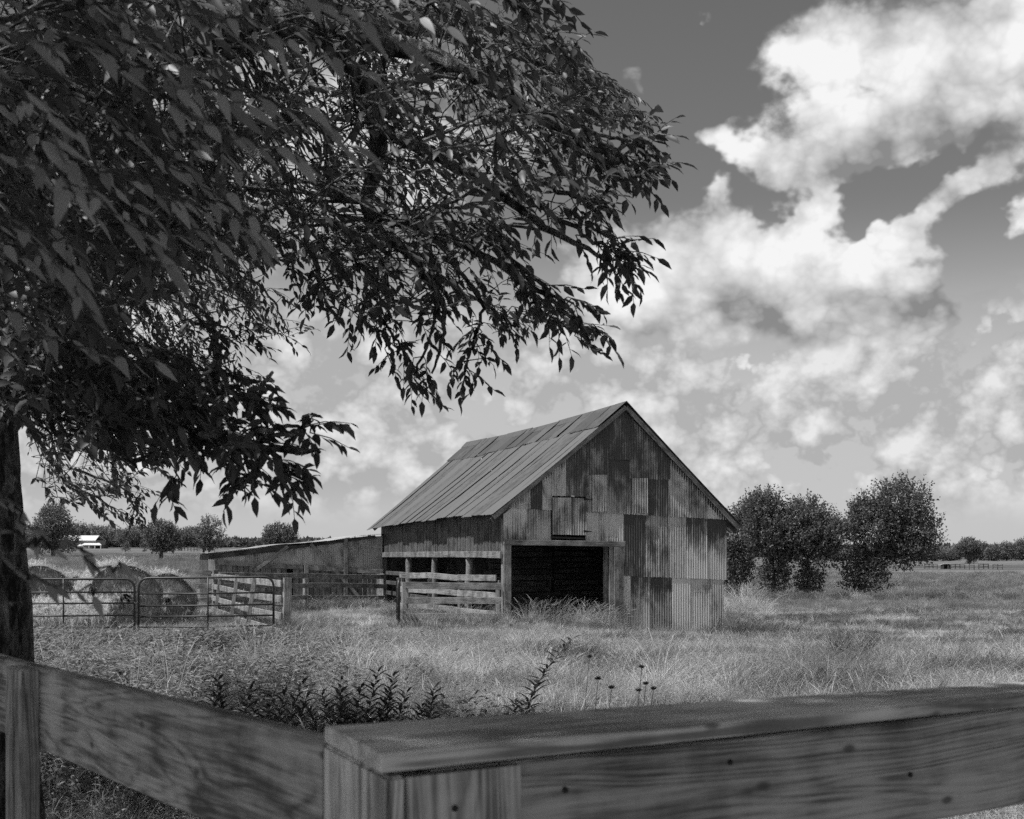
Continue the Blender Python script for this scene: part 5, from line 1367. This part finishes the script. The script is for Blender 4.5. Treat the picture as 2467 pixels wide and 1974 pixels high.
# near meadow, 6 to 30 m
P, r = field(80000, 5.5, 31, 1, .50, .62)
pn = patch(P, .45, 1.0) + r.normal(size=len(P)) * .25
pxs = CX + P[:, 0] / P[:, 1] * F
idx = np.where(pn > .28, 3, np.where(pn > .0, 1, np.where(pn > -.3, 0, 2)))
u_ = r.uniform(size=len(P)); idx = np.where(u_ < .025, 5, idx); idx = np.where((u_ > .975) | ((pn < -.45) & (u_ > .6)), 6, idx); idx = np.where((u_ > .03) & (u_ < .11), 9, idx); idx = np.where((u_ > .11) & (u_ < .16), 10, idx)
wz = patch(P, .35, 5.0); leftw = (P[:, 1] < 25) & (r.uniform(size=len(P)) < np.clip((860 - pxs) / 300, 0, 1)); idx = np.where(leftw & (u_ > .54) & (u_ < .68), 7, idx); idx = np.where(leftw & (u_ > .68) & (u_ < .75 + .25 * wz), 8, idx); idx = np.where(leftw & (u_ > .3) & (u_ < .42), 9, idx)
scatter('meadow_grass', 'tall seeding grass of the meadow between the fence and the barn', P, idx, r.uniform(.45, 1.0, len(P)) * np.where((idx == 7) | (idx == 8), 1.5, 1) * (1 + .35 * patch(P, .8, 9.0)) * np.interp(P[:, 1], [6, 9, 15, 21, 25, 31], [.55, .6, .85, .9, .6, .55]), 1)
# yard and barn surround, 30 to 60 m
P, r = field(52000, 30, 62, 2, .48, .8)
pn = patch(P, .3, 4.0) + r.normal(size=len(P)) * .3
idx = np.where(pn > .25, 1, np.where(pn > -.1, 0, 4)); u2 = r.uniform(size=len(P)); idx = np.where(u2 < .03, 3, idx); idx = np.where((u2 > .03) & (u2 < .09), 9, idx); idx = np.where((pn < -.35) & (u2 > .5), 6, idx)
scatter('yard_grass', 'pale grass of the yard round the barn and pens', P, idx, r.uniform(.42, .8, len(P)), 2)
# pasture, 60 to 180 m
P, r = field(26000, 60, 190, 3, .46, .8)
idx = np.where(patch(P, .06, 7.0) + r.normal(size=len(P)) * .2 > 0, 4, 0)
scatter('pasture_grass', 'short pasture grass beyond the barn', P, idx, r.uniform(1.2, 2.2, len(P)) * (P[:, 1] / 100) ** .5, 3)
# rank grass along the barn foot, doorway and fence feet
def along(a, b, n, w, seed):
    r = np.random.default_rng(seed); t = r.uniform(0, 1, n); a, b = np.array(tuple(a)), np.array(tuple(b))
    q = a + (b - a) * t[:, None] + r.normal(size=(n, 3)) * w; q[:, 2] = gz(q[:, 0], q[:, 1]); return q
Q, I, S = [], [], []
def add(q, ids, s0, s1):
    Q.append(q); I.append(RN.choice(ids, len(q))); S.append(RN.uniform(s0, s1, len(q)))
add(along(bw(.3, -.5, 0), bw(3.4, -.5, 0), 110, .22, 1), [5, 3, 2, 6], .4, .75)
add(along(bw(.5, -.5, 0), bw(3.2, -.4, 0), 40, .2, 31), [5], .85, 1.25)
add(along(bw(3.4, -.45, 0), bw(6.8, -.5, 0), 110, .22, 2), [5, 3, 2, 6, 2], .4, .8)
add(along(bw(6.4, -.7, 0), bw(8.4, -.4, 0), 70, .35, 3), [6, 6, 2], .9, 1.4)
add(along(gpx(960, 36.6), gpx(1205, 36.8), 110, .3, 4), [3, 5, 2, 1], .6, 1.0)
add(along(gpx(690, 43), gpx(920, 50), 140, .5, 5), [6, 3, 6, 2], .8, 1.3)
add(along(gpx(100, 28.4), gpx(690, 28.6), 150, .5, 6), [3, 2, 0, 6, 7], .45, .8)
crown_shade = along(gpx(380, 23.5), gpx(680, 25), 200, .8, 21); add(crown_shade, [6, 2, 6], .6, 1.0)  # dark tufts standing in for a tree crown's shadow before the gates
add(along(gpx(680, 29.4), gpx(715, 29.2), 16, .12, 7), [6, 2], .9, 1.3)
add(along(gpx(1760, 60), gpx(1800, 58), 40, .6, 8), [5, 3], 1.3, 2.0)
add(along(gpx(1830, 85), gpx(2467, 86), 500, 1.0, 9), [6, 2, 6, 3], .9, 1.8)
add(along(gpx(2010, 22), gpx(2060, 22), 16, .25, 10), [2, 6], 1.0, 1.5)
add(along(gpx(60, 10.5), gpx(900, 10.5), 800, 1.2, 11), [7, 8, 1, 6, 9, 3], .6, 1.15)
add(along(gpx(140, 17), gpx(560, 15), 650, 2.2, 12), [7, 8, 9, 3, 9, 7, 5], .65, 1.15)
add(along(gpx(140, 23), gpx(420, 23), 500, 2.0, 13), [7, 7, 6, 8, 9], .6, 1.1)
Q = np.concatenate(Q); I = np.concatenate(I); S = np.concatenate(S)
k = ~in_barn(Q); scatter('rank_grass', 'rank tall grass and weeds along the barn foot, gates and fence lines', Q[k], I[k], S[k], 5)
